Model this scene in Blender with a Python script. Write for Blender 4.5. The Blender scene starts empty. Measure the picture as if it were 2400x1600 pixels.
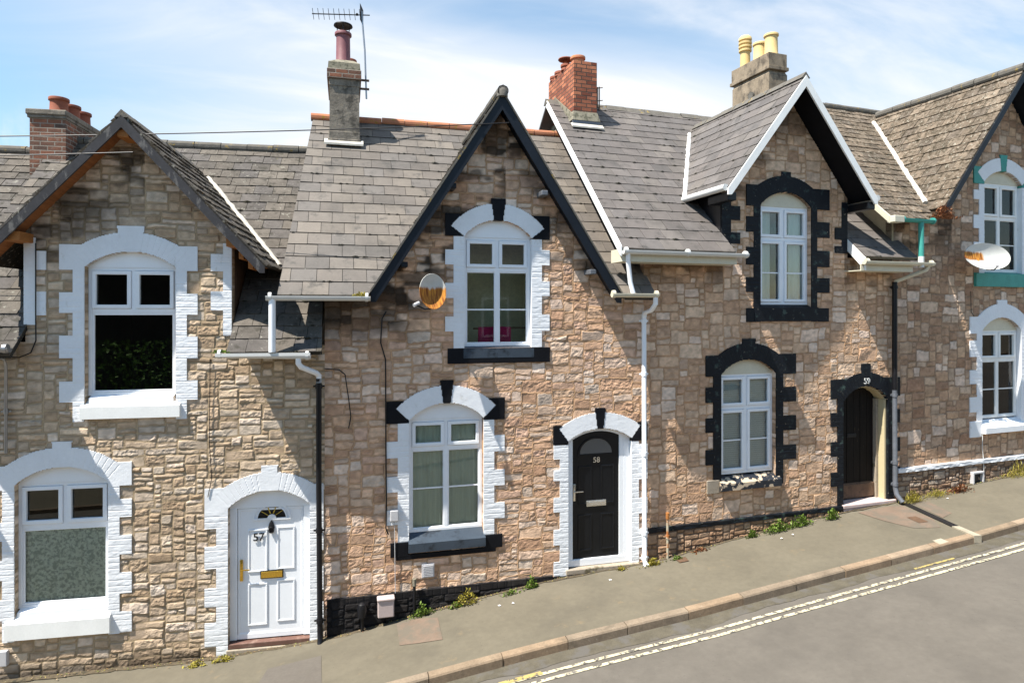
import bpy, bmesh, math, random
import numpy as np
from mathutils import Vector
R = math.radians
scene = bpy.context.scene
col = scene.collection

# ------------------------------------------------------------------ camera
cd = bpy.data.cameras.new("camera"); cam = bpy.data.objects.new("camera", cd); col.objects.link(cam)
cam.location = (0, -9.5, 4.0); cam.rotation_euler = (R(90), 0, R(-14.5))
cd.sensor_width = 36; cd.lens = 22.5; cd.shift_y = -70 / 2400.0
cd.clip_start = .05; cd.clip_end = 3000
scene.camera = cam

# ------------------------------------------------------------------ sun, sky, exposure
TOSUN = Vector((-3.3, -1.08, 6.0)).normalized()
ELEV = math.asin(TOSUN.z)
AZ = math.atan2(TOSUN.x, TOSUN.y)            # clockwise from +Y
sd = bpy.data.lights.new("sun", 'SUN'); sun = bpy.data.objects.new("sun", sd); col.objects.link(sun)
sun.rotation_euler = TOSUN.to_track_quat('Z', 'Y').to_euler()
sun.location = (0, 0, 30)
sd.energy = 5.0; sd.angle = R(.5); sd.color = (1, .95, .86)
scene.view_settings.view_transform = 'Standard'; scene.view_settings.look = 'None'
scene.view_settings.exposure = 1.12; scene.view_settings.gamma = 1

world = bpy.data.worlds.new("World"); scene.world = world; world.use_nodes = True
wt = world.node_tree; wn = wt.nodes; wl = wt.links
wn.clear()
wout = wn.new('ShaderNodeOutputWorld'); bg = wn.new('ShaderNodeBackground'); bg.inputs[1].default_value = .082
sky = wn.new('ShaderNodeTexSky'); sky.sky_type = 'NISHITA'; sky.sun_disc = False
sky.sun_elevation = ELEV; sky.sun_rotation = AZ
sky.air_density = 1.25; sky.dust_density = .3; sky.ozone_density = 2.5; sky.altitude = 50
tc = wn.new('ShaderNodeTexCoord'); sep = wn.new('ShaderNodeSeparateXYZ'); wl.new(tc.outputs['Generated'], sep.inputs[0])
def wmath(op, a, b=None, clamp=False):
    n = wn.new('ShaderNodeMath'); n.operation = op; n.use_clamp = clamp
    for i, v in enumerate((a, b)):
        if v is None: continue
        if isinstance(v, (int, float)): n.inputs[i].default_value = v
        else: wl.new(v, n.inputs[i])
    return n.outputs[0]
zz = wmath('ADD', wmath('MAXIMUM', sep.outputs[2], 0.0), .22)
px = wmath('DIVIDE', sep.outputs[0], zz); py = wmath('DIVIDE', sep.outputs[1], zz)
comb = wn.new('ShaderNodeCombineXYZ'); wl.new(px, comb.inputs[0]); wl.new(py, comb.inputs[1])
mp = wn.new('ShaderNodeMapping'); wl.new(comb.outputs[0], mp.inputs[0])
mp.inputs['Rotation'].default_value = (0, 0, R(-22)); mp.inputs['Scale'].default_value = (.50, 1.15, 1)
mp.inputs['Location'].default_value = (3.1, 7.4, 0)
def wnoise(vec, scale, detail, rough, dist):
    n = wn.new('ShaderNodeTexNoise'); n.inputs['Scale'].default_value = scale; n.inputs['Detail'].default_value = detail
    n.inputs['Roughness'].default_value = rough; n.inputs['Distortion'].default_value = dist
    wl.new(vec, n.inputs['Vector']); return n.outputs[0]
def wramp(v, a, b):
    n = wn.new('ShaderNodeMapRange'); n.interpolation_type = 'SMOOTHSTEP'
    n.inputs[1].default_value = a; n.inputs[2].default_value = b; wl.new(v, n.inputs[0]); return n.outputs[0]
c1 = wramp(wnoise(mp.outputs[0], .8, 6, .45, .5), .30, .68)
c2 = wramp(wnoise(mp.outputs[0], 2.6, 9, .58, 1.0), .35, .75)
big = wramp(wnoise(comb.outputs[0], .33, 3, .5, .2), .30, .62)
# more cirrus to the right of the view than to the left
side = wramp(wmath('SUBTRACT', px, wmath('MULTIPLY', py, .02)), -1.05, .25)
mask = wmath('MULTIPLY', wmath('ADD', wmath('MULTIPLY', c1, .95), wmath('MULTIPLY', c2, .45)), wmath('ADD', wmath('MULTIPLY', side, .80), .16), True)
low = wmath('SUBTRACT', 1.0, wramp(sep.outputs[2], .10, .34))
mask = wmath('ADD', mask, wmath('ADD', .08, wmath('MULTIPLY', wmath('MULTIPLY', low, side), .38)), True)
mask = wmath('MULTIPLY', mask, wmath('ADD', .25, wmath('MULTIPLY', .75, wramp(sep.outputs[1], -.25, .35))))  # unseen cloud behind the camera thinned to cut ambient light on the walls
puff = wmath('MULTIPLY', wramp(wnoise(tc.outputs['Generated'], 7.0, 8, .6, .3), .50, .66), wmath('SUBTRACT', 1.0, wramp(sep.outputs[2], .17, .27)))
mask = wmath('ADD', mask, wmath('MULTIPLY', puff, .75), True)
mix = wn.new('ShaderNodeMix'); mix.data_type = 'RGBA'
wl.new(mask, mix.inputs[0])
gam = wn.new('ShaderNodeHueSaturation'); gam.inputs['Hue'].default_value = .490; gam.inputs['Saturation'].default_value = 1.25; gam.inputs['Value'].default_value = 1.10
wl.new(sky.outputs[0], gam.inputs['Color'])
wl.new(gam.outputs[0], mix.inputs[6]); mix.inputs[7].default_value = (5.6, 5.8, 6.1, 1)
wl.new(mix.outputs[2], bg.inputs[0]); wl.new(bg.outputs[0], wout.inputs[0])

# ------------------------------------------------------------------ numpy noise
_rs = np.random.RandomState(7); _TAB = _rs.rand(256, 256)
def vnoise(x, y, s=0):
    x = x + s * 17.13; y = y + s * 9.71
    xi = np.floor(x).astype(np.int64); yi = np.floor(y).astype(np.int64); fx = x - xi; fy = y - yi
    fx = fx * fx * (3 - 2 * fx); fy = fy * fy * (3 - 2 * fy)
    a = _TAB[xi & 255, yi & 255]; b = _TAB[(xi + 1) & 255, yi & 255]
    c = _TAB[xi & 255, (yi + 1) & 255]; d = _TAB[(xi + 1) & 255, (yi + 1) & 255]
    return (a + (b - a) * fx) * (1 - fy) + (c + (d - c) * fx) * fy
def fbm(x, y, s=0, o=3):
    r = 0; a = .5; t = 0
    for i in range(o):
        r = r + a * vnoise(x * 2 ** i, y * 2 ** i, s + i * 3); t += a; a *= .5
    return r / t
def sstep(a, b, v):
    t = np.clip((v - a) / (b - a), 0, 1); return t * t * (3 - 2 * t)
def inpoly(X, Z, poly):
    r = np.zeros(X.shape, bool); n = len(poly)
    for i in range(n):
        x1, z1 = poly[i]; x2, z2 = poly[(i + 1) % n]
        if z1 == z2: continue
        c = ((z1 > Z) != (z2 > Z)) & (X < (x2 - x1) * (Z - z1) / (z2 - z1) + x1)
        r ^= c
    return r

# ------------------------------------------------------------------ materials
MATS = {}
def M(name, colr=(.5, .5, .5), rough=.85, attr=False, var=.12, vscale=5., blots=(), bump=0., bscale=70., metal=0., spec=.3,
      stretch=(1, 1, 1), brick=None):
    if name in MATS: return MATS[name]
    m = bpy.data.materials.new(name); m.use_nodes = True; t = m.node_tree; n = t.nodes; l = t.links
    b = n['Principled BSDF']; b.inputs['Roughness'].default_value = rough; b.inputs['Metallic'].default_value = metal
    b.inputs['Specular IOR Level'].default_value = spec
    tcn = n.new('ShaderNodeTexCoord'); mpn = n.new('ShaderNodeMapping'); l.new(tcn.outputs['Object'], mpn.inputs[0]); mpn.inputs['Scale'].default_value = stretch
    vec = mpn.outputs[0]
    hgt = None
    if attr:
        a = n.new('ShaderNodeAttribute'); a.attribute_name = 'Col'; cur = a.outputs['Color']
    elif brick:
        s = n.new('ShaderNodeSeparateXYZ'); l.new(tcn.outputs['Object'], s.inputs[0])
        ad = n.new('ShaderNodeMath'); ad.operation = 'ADD'; l.new(s.outputs[0], ad.inputs[0]); l.new(s.outputs[1], ad.inputs[1])
        cb = n.new('ShaderNodeCombineXYZ'); l.new(ad.outputs[0], cb.inputs[0]); l.new(s.outputs[2], cb.inputs[1])
        bt = n.new('ShaderNodeTexBrick'); l.new(cb.outputs[0], bt.inputs['Vector']); bt.inputs['Scale'].default_value = 1
        bt.inputs['Brick Width'].default_value = .225; bt.inputs['Row Height'].default_value = .078; bt.inputs['Mortar Size'].default_value = .009
        bt.inputs['Mortar Smooth'].default_value = .3
        bt.inputs['Color1'].default_value = (*brick[0], 1); bt.inputs['Color2'].default_value = (*brick[1], 1); bt.inputs['Mortar'].default_value = (*brick[2], 1)
        cur = bt.outputs['Color']; hgt = bt.outputs['Fac']
    else:
        rgb = n.new('ShaderNodeRGB'); rgb.outputs[0].default_value = (*colr, 1); cur = rgb.outputs[0]
    def noise(sc, det=6, v=None, ro=.6):
        q = n.new('ShaderNodeTexNoise'); q.inputs['Scale'].default_value = sc; q.inputs['Detail'].default_value = det; q.inputs['Roughness'].default_value = ro
        l.new(v or vec, q.inputs['Vector']); return q.outputs[0]
    if var:
        for sc, vv in ((vscale, var), (vscale * 9, var * .7)):
            mr = n.new('ShaderNodeMapRange'); mr.inputs[1].default_value = .25; mr.inputs[2].default_value = .75
            mr.inputs[3].default_value = 1 - vv; mr.inputs[4].default_value = 1 + vv; l.new(noise(sc), mr.inputs[0])
            mx = n.new('ShaderNodeVectorMath'); mx.operation = 'SCALE'; l.new(cur, mx.inputs[0]); l.new(mr.outputs[0], mx.inputs['Scale']); cur = mx.outputs[0]
    for bl in blots:
        c, sc, lo, hi = bl[:4]
        v2 = vec
        if len(bl) > 4:
            m2 = n.new('ShaderNodeMapping'); l.new(tcn.outputs['Object'], m2.inputs[0]); m2.inputs['Scale'].default_value = bl[4]; v2 = m2.outputs[0]
            m2.inputs['Location'].default_value = (sc * .37, sc * .71, sc * .13)
        mr = n.new('ShaderNodeMapRange'); mr.interpolation_type = 'SMOOTHSTEP'
        mr.inputs[1].default_value = lo; mr.inputs[2].default_value = hi; l.new(noise(sc, 8, v2, .65), mr.inputs[0])
        if len(bl) > 5: mr.inputs[4].default_value = bl[5]
        mx = n.new('ShaderNodeMix'); mx.data_type = 'RGBA'; l.new(mr.outputs[0], mx.inputs[0]); l.new(cur, mx.inputs[6]); mx.inputs[7].default_value = (*c, 1); cur = mx.outputs[2]
    l.new(cur, b.inputs['Base Color'])
    if bump:
        bn = n.new('ShaderNodeBump'); bn.inputs['Strength'].default_value = 1; bn.inputs['Distance'].default_value = bump
        l.new(noise(bscale, 5), bn.inputs['Height']); last = bn.outputs[0]
        if hgt is not None:
            b2 = n.new('ShaderNodeBump'); b2.invert = True; b2.inputs['Distance'].default_value = .006; l.new(hgt, b2.inputs['Height']); l.new(last, b2.inputs['Normal']); last = b2.outputs[0]
        l.new(last, b.inputs['Normal'])
    MATS[name] = m; return m
M('masonry', attr=True, var=.13, vscale=9, bump=.004, bscale=55, rough=.93, spec=.15)
M('slate', attr=True, var=.14, vscale=4, bump=.0012, bscale=40, rough=.62, spec=.35,
  blots=(((.045, .042, .038), 4.5, .52, .70, (1, 1, .7), .75), ((.045, .042, .038), 1.3, .52, .70, (1, 1, 1), .4), ((.26, .25, .22), 17, .66, .72, (1, 1, 1), .6), ((.03, .028, .02), 26, .68, .73, (1, 1, 1), .7)))
M('slate_mossy', attr=True, var=.38, vscale=8, bump=.006, bscale=26, rough=.9, spec=.2,
  blots=(((.045, .035, .022), 11, .47, .60, (1, 1, 1), .85), ((.30, .28, .23), 19, .57, .65, (1, 1, 1), .85), ((.30, .17, .03), 4.4, .68, .72, (1, 1, 1), .9)))
M('slate_old', attr=True, var=.28, vscale=5, bump=.003, bscale=30, rough=.85, spec=.2,
  blots=(((.26, .25, .21), 13, .60, .67, (1, 1, 1), .7), ((.035, .032, .024), 8, .52, .66, (1, 1, 1), .75), ((.10, .09, .035), 6, .64, .72, (1, 1, 1), .5)))
M('white_masonry_paint', (.77, .785, .81), var=.05, vscale=3, bump=.002, bscale=45, rough=.75,
  blots=(((.42, .40, .34), 7, .60, .74, (1, 1, .5), .45),))
M('black_masonry_paint', (.006, .0065, .009), var=.3, vscale=6, bump=.002, bscale=50, rough=.6, spec=.15,
  blots=(((.10, .10, .09), 30, .70, .76, (1, 1, 1), .5),))
M('worn_black_paint', (.006, .008, .012), var=.3, vscale=6, bump=.003, bscale=50, rough=.55, spec=.2,
  blots=(((.30, .27, .20), 22, .655, .69), ((.05, .08, .07), 6, .56, .7)))
M('flaking_sill_paint', (.02, .024, .032), var=.3, vscale=6, bump=.003, bscale=50, rough=.5,
  blots=(((.50, .40, .29), 5, .53, .545),))
M('teal_paint', (.05, .28, .24), var=.15, rough=.5, bump=.001)
M('upvc_white', (.82, .84, .87), var=.03, rough=.35, spec=.5)
M('white_wood_paint', (.82, .82, .80), var=.06, rough=.5, bump=.0006)
M('cream_paint', (.60, .56, .44), var=.08, rough=.55, bump=.0006, blots=(((.25, .20, .12), 9, .62, .75, (1, 1, 1), .5),))
M('door_cream', (.52, .44, .27), var=.06, rough=.5)
M('black_gloss', (.006, .007, .009), var=.2, rough=.35, spec=.3)
M('black_plastic', (.008, .008, .010), var=.2, rough=.4)
M('bluegrey_sill', (.045, .06, .08), var=.15, rough=.4, blots=(((.01, .012, .016), 3, .52, .66),))
M('dark_wood', (.010, .008, .007), var=.4, vscale=4, rough=.7, spec=.15, stretch=(8, 8, .6), bump=.002, bscale=12,
  blots=(((.20, .13, .07), 9, .66, .72, (9, 9, .5), .8),))
M('brown_wood', (.11, .065, .04), var=.3, vscale=4, rough=.65, stretch=(3, 3, .8), bump=.001, blots=(((.03, .02, .016), 4, .5, .7, (2, 2, 2), .7),))
M('orange_timber', (.33, .13, .035), var=.25, vscale=5, rough=.7, stretch=(2, .6, 2))
M('soffit_timber', (.26, .10, .035), var=.35, vscale=5, rough=.75, stretch=(5, .5, 5))
M('weathered_barge', (.035, .033, .036), var=.3, vscale=4, rough=.6, blots=(((.16, .15, .14), 7, .54, .62, (1, 1, .4), .7),), bump=.001)
M('barge_black', (.008, .011, .017), var=.25, vscale=4, rough=.45, spec=.25)
M('render_grey', (.19, .165, .135), var=.3, vscale=5, rough=.95, bump=.008, bscale=24,
  blots=(((.05, .045, .038), 6, .48, .66, (1, 1, .6), .85), ((.26, .22, .16), 9, .56, .68, (1, 1, 1), .7), ((.55, .54, .52), 3.5, .70, .72, (1, 1, 3.4))))
M('render_tan', (.25, .20, .145), var=.22, vscale=4, rough=.95, bump=.003, bscale=30,
  blots=(((.06, .05, .04), 5, .48, .68, (1, 1, .6), .85),))
M('render_cream', (.42, .36, .25), var=.12, vscale=3, rough=.9, bump=.002)
M('cement', (.22, .20, .15), var=.3, vscale=8, rough=.95, bump=.004, bscale=40, blots=(((.06, .06, .04), 9, .48, .62, (1, 1, 1), .8),))
M('white_mortar', (.50, .47, .41), var=.15, vscale=9, rough=.95, bump=.004, bscale=40, blots=(((.18, .16, .12), 9, .58, .68, (1, 1, 1), .7),))
M('brick_red', rough=.9, var=.22, vscale=9, bump=.003, bscale=50, brick=((.17, .05, .03), (.46, .17, .09), (.07, .055, .045)),
  blots=(((.06, .05, .045), 4, .60, .74, (1, 1, 1), .6),))
M('brick_old', rough=.95, var=.25, vscale=9, bump=.005, bscale=40, brick=((.24, .10, .06), (.10, .06, .045), (.28, .24, .20)),
  blots=(((.22, .20, .17), 6, .58, .68, (1, 1, 1), .5), ((.04, .035, .03), 4, .6, .7, (1, 1, 1), .5)))
M('terracotta', (.24, .075, .042), var=.15, vscale=6, rough=.8, bump=.001, blots=(((.10, .05, .035), 5, .55, .7, (1, 1, 1), .6),))
M('terracotta_bright', (.40, .165, .09), var=.15, vscale=6, rough=.85, blots=(((.30, .19, .03), 12, .58, .64), ((.12, .07, .05), 4, .58, .7, (1, 1, 1), .6)))
M('plum_pot', (.19, .075, .085), var=.15, vscale=7, rough=.6, blots=(((.25, .15, .13), 8, .6, .7, (1, 1, 1), .4),))
M('buff_pot', (.60, .44, .20), var=.1, vscale=6, rough=.75, blots=(((.25, .20, .13), 7, .62, .74, (1, 1, 1), .5),))
M('ridge_grey', (.12, .11, .095), var=.25, vscale=9, rough=.9, bump=.004, bscale=40, blots=(((.32, .22, .05), 9, .60, .66, (1, 1, 1), .8),))
M('lead', (.13, .14, .16), var=.2, rough=.5, metal=.2)
M('metal_dark', (.02, .02, .022), rough=.5, metal=.4)
M('metal_grey', (.35, .35, .36), rough=.35, metal=.8, var=.1)
M('smoked_glass', (.10, .10, .10), rough=.15, spec=.5, var=0)
M('brass', (.75, .48, .08), rough=.25, metal=.9, var=.05)
M('gold_paint', (.55, .38, .06), rough=.35, metal=.3, var=.08)
M('chrome', (.75, .73, .68), rough=.25, metal=.9, var=.05)
M('rust_pipe', (.40, .36, .27), rough=.8, blots=(((.35, .13, .04), 9, .48, .62),))
M('dish_white', (.62, .62, .60), rough=.4, var=.05)
M('grey_plastic', (.50, .49, .50), rough=.5, var=.06)
M('pink_grey_plastic', (.48, .39, .37), rough=.55, var=.08)
M('room_dark', (.035, .032, .03), rough=.9, var=.2, vscale=2)
M('room_olive', (.72, .64, .42), rough=.9, var=.2, vscale=2)
M('curtain_grey', (.78, .82, .70), rough=.95, var=.12, vscale=4, stretch=(6, 6, .4))
M('curtain_white', (.78, .80, .78), rough=.95, var=.08, vscale=4, stretch=(6, 6, .4))
M('lace', (.92, .94, .84), rough=.95, var=.2, vscale=26, blots=(((.34, .38, .33), 22, .47, .56, (1, 1, 1), .75),))
M('blind', (.75, .76, .76), rough=.6, var=.05)
M('pink_cloth', (.55, .03, .14), rough=.9)
M('asphalt_path', (.130, .114, .084), var=.12, vscale=1.3, rough=.93, bump=.002, bscale=120, spec=.2,
  blots=(((.095, .084, .064), .9, .46, .72, (1, 1, 1), .7), ((.33, .31, .26), 42, .70, .74, (1, 1, 1), .6), ((.07, .062, .048), 28, .62, .70, (1, 1, 1), .5), ((.20, .15, .09), 3.4, .60, .72, (1, 1, 1), .45)))
M('asphalt_road', (.115, .103, .088), var=.12, vscale=1.1, rough=.92, bump=.002, bscale=150, spec=.2,
  blots=(((.090, .081, .070), .7, .46, .70, (1, 1, 1), .7), ((.30, .29, .26), 46, .70, .74, (1, 1, 1), .7), ((.07, .063, .055), 30, .60, .70, (1, 1, 1), .5), ((.125, .113, .098), .35, .50, .66, (.3, 1, 1), .5)))
M('asphalt_patch', (.105, .092, .078), var=.12, vscale=3, rough=.93, bump=.002, bscale=120)
M('asphalt_pink', (.16, .115, .085), var=.14, vscale=4, rough=.93, bump=.002, bscale=120, blots=(((.12, .105, .082), 3, .42, .62, (1, 1, 1), .85),))
M('kerb_stone', attr=True, var=.26, vscale=4, rough=.88, bump=.003, bscale=60, blots=(((.11, .09, .065), 4, .56, .70, (1, 1, 1), .6), ((.40, .36, .30), 18, .64, .7, (1, 1, 1), .4)))
M('plain_kerb', (.22, .16, .11), var=.2)
M('wall_dirt', (.085, .066, .042), var=.4, vscale=14, rough=.95, bump=.006, bscale=50, blots=(((.20, .17, .09), 26, .58, .66), ((.03, .028, .02), 9, .55, .66)))
M('gutter_grit', (.088, .077, .056), var=.25, vscale=6, rough=.95, bump=.003, bscale=80, blots=(((.098, .09, .08), 3.5, .48, .62), ((.22, .19, .13), 50, .66, .71)))
M('concrete_pale', (.33, .29, .22), var=.2, vscale=6, rough=.9, bump=.002)
M('line_paint', (.50, .45, .31), var=.1, vscale=9, rough=.8, blots=(((.095, .087, .078), 15, .50, .57), ((.2, .18, .155), 5, .50, .64, (1, 1, 1), .7)))
M('line_yellow', (.36, .28, .10), var=.15, vscale=9, rough=.8, blots=(((.095, .087, .078), 14, .52, .58),))
M('iron_channel', (.014, .013, .014), var=.3, rough=.5)
M('rust_iron', (.11, .065, .04), var=.2, vscale=12, rough=.7, bump=.002, bscale=90)
M('step_tile', (.14, .075, .058), var=.15, rough=.5, blots=(((.35, .25, .2), 5, .5, .7, (1, 1, 1), .5),))
M('step_stone', (.32, .27, .21), var=.2, vscale=5, rough=.9, bump=.003, blots=(((.12, .10, .06), 5, .52, .66),))
M('step_pink', (.48, .38, .36), var=.15, vscale=5, rough=.8)
M('leaf_green', (.14, .21, .035), var=.35, vscale=20, rough=.6)
M('leaf_yellow', (.34, .29, .05), var=.35, vscale=20, rough=.7)
M('leaf_red', (.24, .10, .045), var=.35, vscale=20, rough=.8)
M('hedge_leaf', (.14, .28, .04), var=.5, vscale=6, rough=.6)
M('earth', (.10, .08, .06), var=.2)
M('opposite_render', (.16, .14, .10), var=.1, vscale=1)
M('rust_dish', (.62, .62, .60), rough=.5, var=.06)
M('litter', (.7, .68, .66), rough=.8)

def rust_dish(name, lowz, hiz, lox, hix, strength=1.0):
    m = M(name, (.56, .56, .53), rough=.85, var=.08, spec=.1); t = m.node_tree; n = t.nodes; l = t.links; b = n['Principled BSDF']
    cur = b.inputs['Base Color'].links[0].from_socket
    tcn = n.new('ShaderNodeTexCoord'); s = n.new('ShaderNodeSeparateXYZ'); l.new(tcn.outputs['Object'], s.inputs[0])
    no = n.new('ShaderNodeTexNoise'); no.inputs['Scale'].default_value = 9; no.inputs['Detail'].default_value = 5
    mpn = n.new('ShaderNodeMapping'); mpn.inputs['Scale'].default_value = (3.4, .5, 1); l.new(tcn.outputs['Object'], mpn.inputs[0]); l.new(mpn.outputs[0], no.inputs['Vector'])
    def mr(v, a, b_):
        q = n.new('ShaderNodeMapRange'); q.interpolation_type = 'SMOOTHSTEP'; q.inputs[1].default_value = a; q.inputs[2].default_value = b_; l.new(v, q.inputs[0]); return q.outputs[0]
    def ma(op, a, b_):
        q = n.new('ShaderNodeMath'); q.operation = op; q.use_clamp = op == 'MULTIPLY'
        for i, v in enumerate((a, b_)):
            if isinstance(v, (int, float)): q.inputs[i].default_value = v
            else: l.new(v, q.inputs[i])
        return q.outputs[0]
    zn = ma('ADD', s.outputs[1], ma('MULTIPLY', ma('SUBTRACT', no.outputs[0], .5), .16))
    f = ma('MULTIPLY', mr(zn, hiz, hiz - .05), mr(zn, lowz, lowz + .03))
    f = ma('MULTIPLY', f, ma('MULTIPLY', mr(s.outputs[0], lox, lox + .05), mr(s.outputs[0], hix, hix - .06)))
    f = ma('MULTIPLY', f, strength)
    cr = n.new('ShaderNodeValToRGB'); l.new(no.outputs[0], cr.inputs[0])
    cr.color_ramp.elements[0].position = .35; cr.color_ramp.elements[0].color = (.16, .045, .02, 1)
    cr.color_ramp.elements[1].position = .65; cr.color_ramp.elements[1].color = (.62, .27, .05, 1)
    mx = n.new('ShaderNodeMix'); mx.data_type = 'RGBA'; l.new(f, mx.inputs[0]); l.new(cur, mx.inputs[6]); l.new(cr.outputs[0], mx.inputs[7]); l.new(mx.outputs[2], b.inputs['Base Color'])
    return m

gm = bpy.data.materials.new('glass'); gm.use_nodes = True; t = gm.node_tree; t.nodes.clear()
go = t.nodes.new('ShaderNodeOutputMaterial'); gt = t.nodes.new('ShaderNodeBsdfTransparent'); gt.inputs[0].default_value = (.90, .93, .91, 1)
gg = t.nodes.new('ShaderNodeBsdfGlossy'); gg.inputs['Roughness'].default_value = .015
gx = t.nodes.new('ShaderNodeMixShader'); fr = t.nodes.new('ShaderNodeFresnel'); fr.inputs[0].default_value = 1.42
ad = t.nodes.new('ShaderNodeMath'); ad.operation = 'ADD'; ad.inputs[1].default_value = .01; t.links.new(fr.outputs[0], ad.inputs[0])
t.links.new(ad.outputs[0], gx.inputs[0]); t.links.new(gt.outputs[0], gx.inputs[1]); t.links.new(gg.outputs[0], gx.inputs[2]); t.links.new(gx.outputs[0], go.inputs[0])
MATS['glass'] = gm

# ------------------------------------------------------------------ object helpers
def tag(o, label=None, cat=None, group=None, kind=None):
    if label: o['label'] = label
    if cat: o['category'] = cat
    if group: o['group'] = group
    if kind: o['kind'] = kind
    return o
def empty(name, loc, rz=0, label=None, cat=None, group=None):
    o = bpy.data.objects.new(name, None); col.objects.link(o); o.location = loc; o.rotation_euler = (0, 0, rz); o.empty_display_size = .2
    return tag(o, label, cat, group)
def fastmesh(name, V, F, mat, parent=None, colors=None, smooth=False, nper=None):
    """V (n,3) array, F (m,4) array of quads"""
    me = bpy.data.meshes.new(name); V = np.asarray(V, np.float32); F = np.asarray(F, np.int32)
    me.vertices.add(len(V)); me.vertices.foreach_set('co', V.ravel())
    k = F.shape[1]
    me.loops.add(F.size); me.loops.foreach_set('vertex_index', F.ravel())
    me.polygons.add(len(F)); me.polygons.foreach_set('loop_start', np.arange(0, F.size, k, dtype=np.int32))
    me.polygons.foreach_set('use_smooth', np.full(len(F), smooth))
    if colors is not None:
        a = me.color_attributes.new('Col', 'FLOAT_COLOR', 'POINT'); c = np.ones((len(V), 4), np.float32); c[:, :3] = colors; a.data.foreach_set('color', c.ravel())
    me.update(calc_edges=True); me.validate()
    me.materials.append(MATS[mat] if isinstance(mat, str) else mat)
    o = bpy.data.objects.new(name, me); col.objects.link(o)
    if parent: o.parent = parent
    return o
class MB:
    def __init__(s): s.v = []; s.f = []; s.c = []; s.sm = []
    def add(s, vs, fs, c=(1, 1, 1), sm=False):
        b = len(s.v); s.v += [tuple(p) for p in vs]; s.f += [tuple(b + i for i in f) for f in fs]; s.c += [c] * len(vs); s.sm += [sm] * len(fs); return s
    def box(s, x0, x1, y0, y1, z0, z1, c=(1, 1, 1), bev=0.):
        if bev <= 0:
            vs = [(x0, y0, z0), (x1, y0, z0), (x1, y1, z0), (x0, y1, z0), (x0, y0, z1), (x1, y0, z1), (x1, y1, z1), (x0, y1, z1)]
            return s.add(vs, [(0, 3, 2, 1), (4, 5, 6, 7), (0, 1, 5, 4), (1, 2, 6, 5), (2, 3, 7, 6), (3, 0, 4, 7)], c)
        bm = bmesh.new(); bmesh.ops.create_cube(bm, size=1)
        for v in bm.verts: v.co = ((x0 + x1) / 2 + v.co.x * (x1 - x0), (y0 + y1) / 2 + v.co.y * (y1 - y0), (z0 + z1) / 2 + v.co.z * (z1 - z0))
        bmesh.ops.bevel(bm, geom=bm.edges[:], offset=bev, segments=2, profile=.5, affect='EDGES')
        bm.verts.index_update(); s.add([v.co[:] for v in bm.verts], [[v.index for v in f.verts] for f in bm.faces], c); bm.free(); return s
    def prism(s, poly, y0, y1, c=(1, 1, 1)):
        """polygon in x,z extruded along y"""
        n = len(poly); vs = [(x, y0, z) for x, z in poly] + [(x, y1, z) for x, z in poly]
        return s.add(vs, [tuple(range(n)), tuple(range(2 * n - 1, n - 1, -1))] + [(i, i + n, (i + 1) % n + n, (i + 1) % n) for i in range(n)], c)
    def prismx(s, poly, x0, x1, c=(1, 1, 1)):
        """polygon in y,z extruded along x"""
        n = len(poly); vs = [(x0, y, z) for y, z in poly] + [(x1, y, z) for y, z in poly]
        return s.add(vs, [tuple(range(n)), tuple(range(2 * n - 1, n - 1, -1))] + [(i, i + n, (i + 1) % n + n, (i + 1) % n) for i in range(n)], c)
    def slab(s, pts, d, c=(1, 1, 1)):
        """quad or polygon pts (3d) extruded by vector d"""
        n = len(pts); vs = [tuple(p) for p in pts] + [tuple(p[i] + d[i] for i in range(3)) for p in pts]
        return s.add(vs, [tuple(range(n)), tuple(range(2 * n - 1, n - 1, -1))] + [(i, i + n, (i + 1) % n + n, (i + 1) % n) for i in range(n)], c)
    def tube(s, pts, r, seg=10, c=(1, 1, 1), cap=True, arc=None):
        pts = [Vector(p) for p in pts]; rings = []; rs = r if isinstance(r, (list, tuple)) else [r] * len(pts)
        up = None
        for i, p in enumerate(pts):
            if i == 0: d = pts[1] - p
            elif i == len(pts) - 1: d = p - pts[i - 1]
            else: d = (pts[i + 1] - p).normalized() + (p - pts[i - 1]).normalized()
            d.normalize()
            if up is None: up = Vector((0, 0, 1)) if abs(d.z) < .9 else Vector((0, 1, 0))
            a = d.cross(up).normalized(); b_ = a.cross(d).normalized(); up = b_
            rings.append([p + a * math.cos(t_) * rs[i] + b_ * math.sin(t_) * rs[i] for t_ in [2 * math.pi * k / seg for k in range(seg)]])
        vs = [q for rg in rings for q in rg]; fs = []
        for i in range(len(pts) - 1):
            for k in range(seg): fs.append((i * seg + k, i * seg + (k + 1) % seg, (i + 1) * seg + (k + 1) % seg, (i + 1) * seg + k))
        if cap: fs += [tuple(range(seg - 1, -1, -1)), tuple(range((len(pts) - 1) * seg, len(pts) * seg))]
        return s.add(vs, fs, c, True)
    def lathe(s, prof, cx, cy, seg=20, c=(1, 1, 1)):
        """profile [(r,z)]"""
        vs = []; fs = []; n = len(prof)
        for r, z in prof:
            for k in range(seg): vs.append((cx + r * math.cos(2 * math.pi * k / seg), cy + r * math.sin(2 * math.pi * k / seg), z))
        for i in range(n - 1):
            for k in range(seg): fs.append((i * seg + k, i * seg + (k + 1) % seg, (i + 1) * seg + (k + 1) % seg, (i + 1) * seg + k))
        return s.add(vs, fs, c, True)
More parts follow.
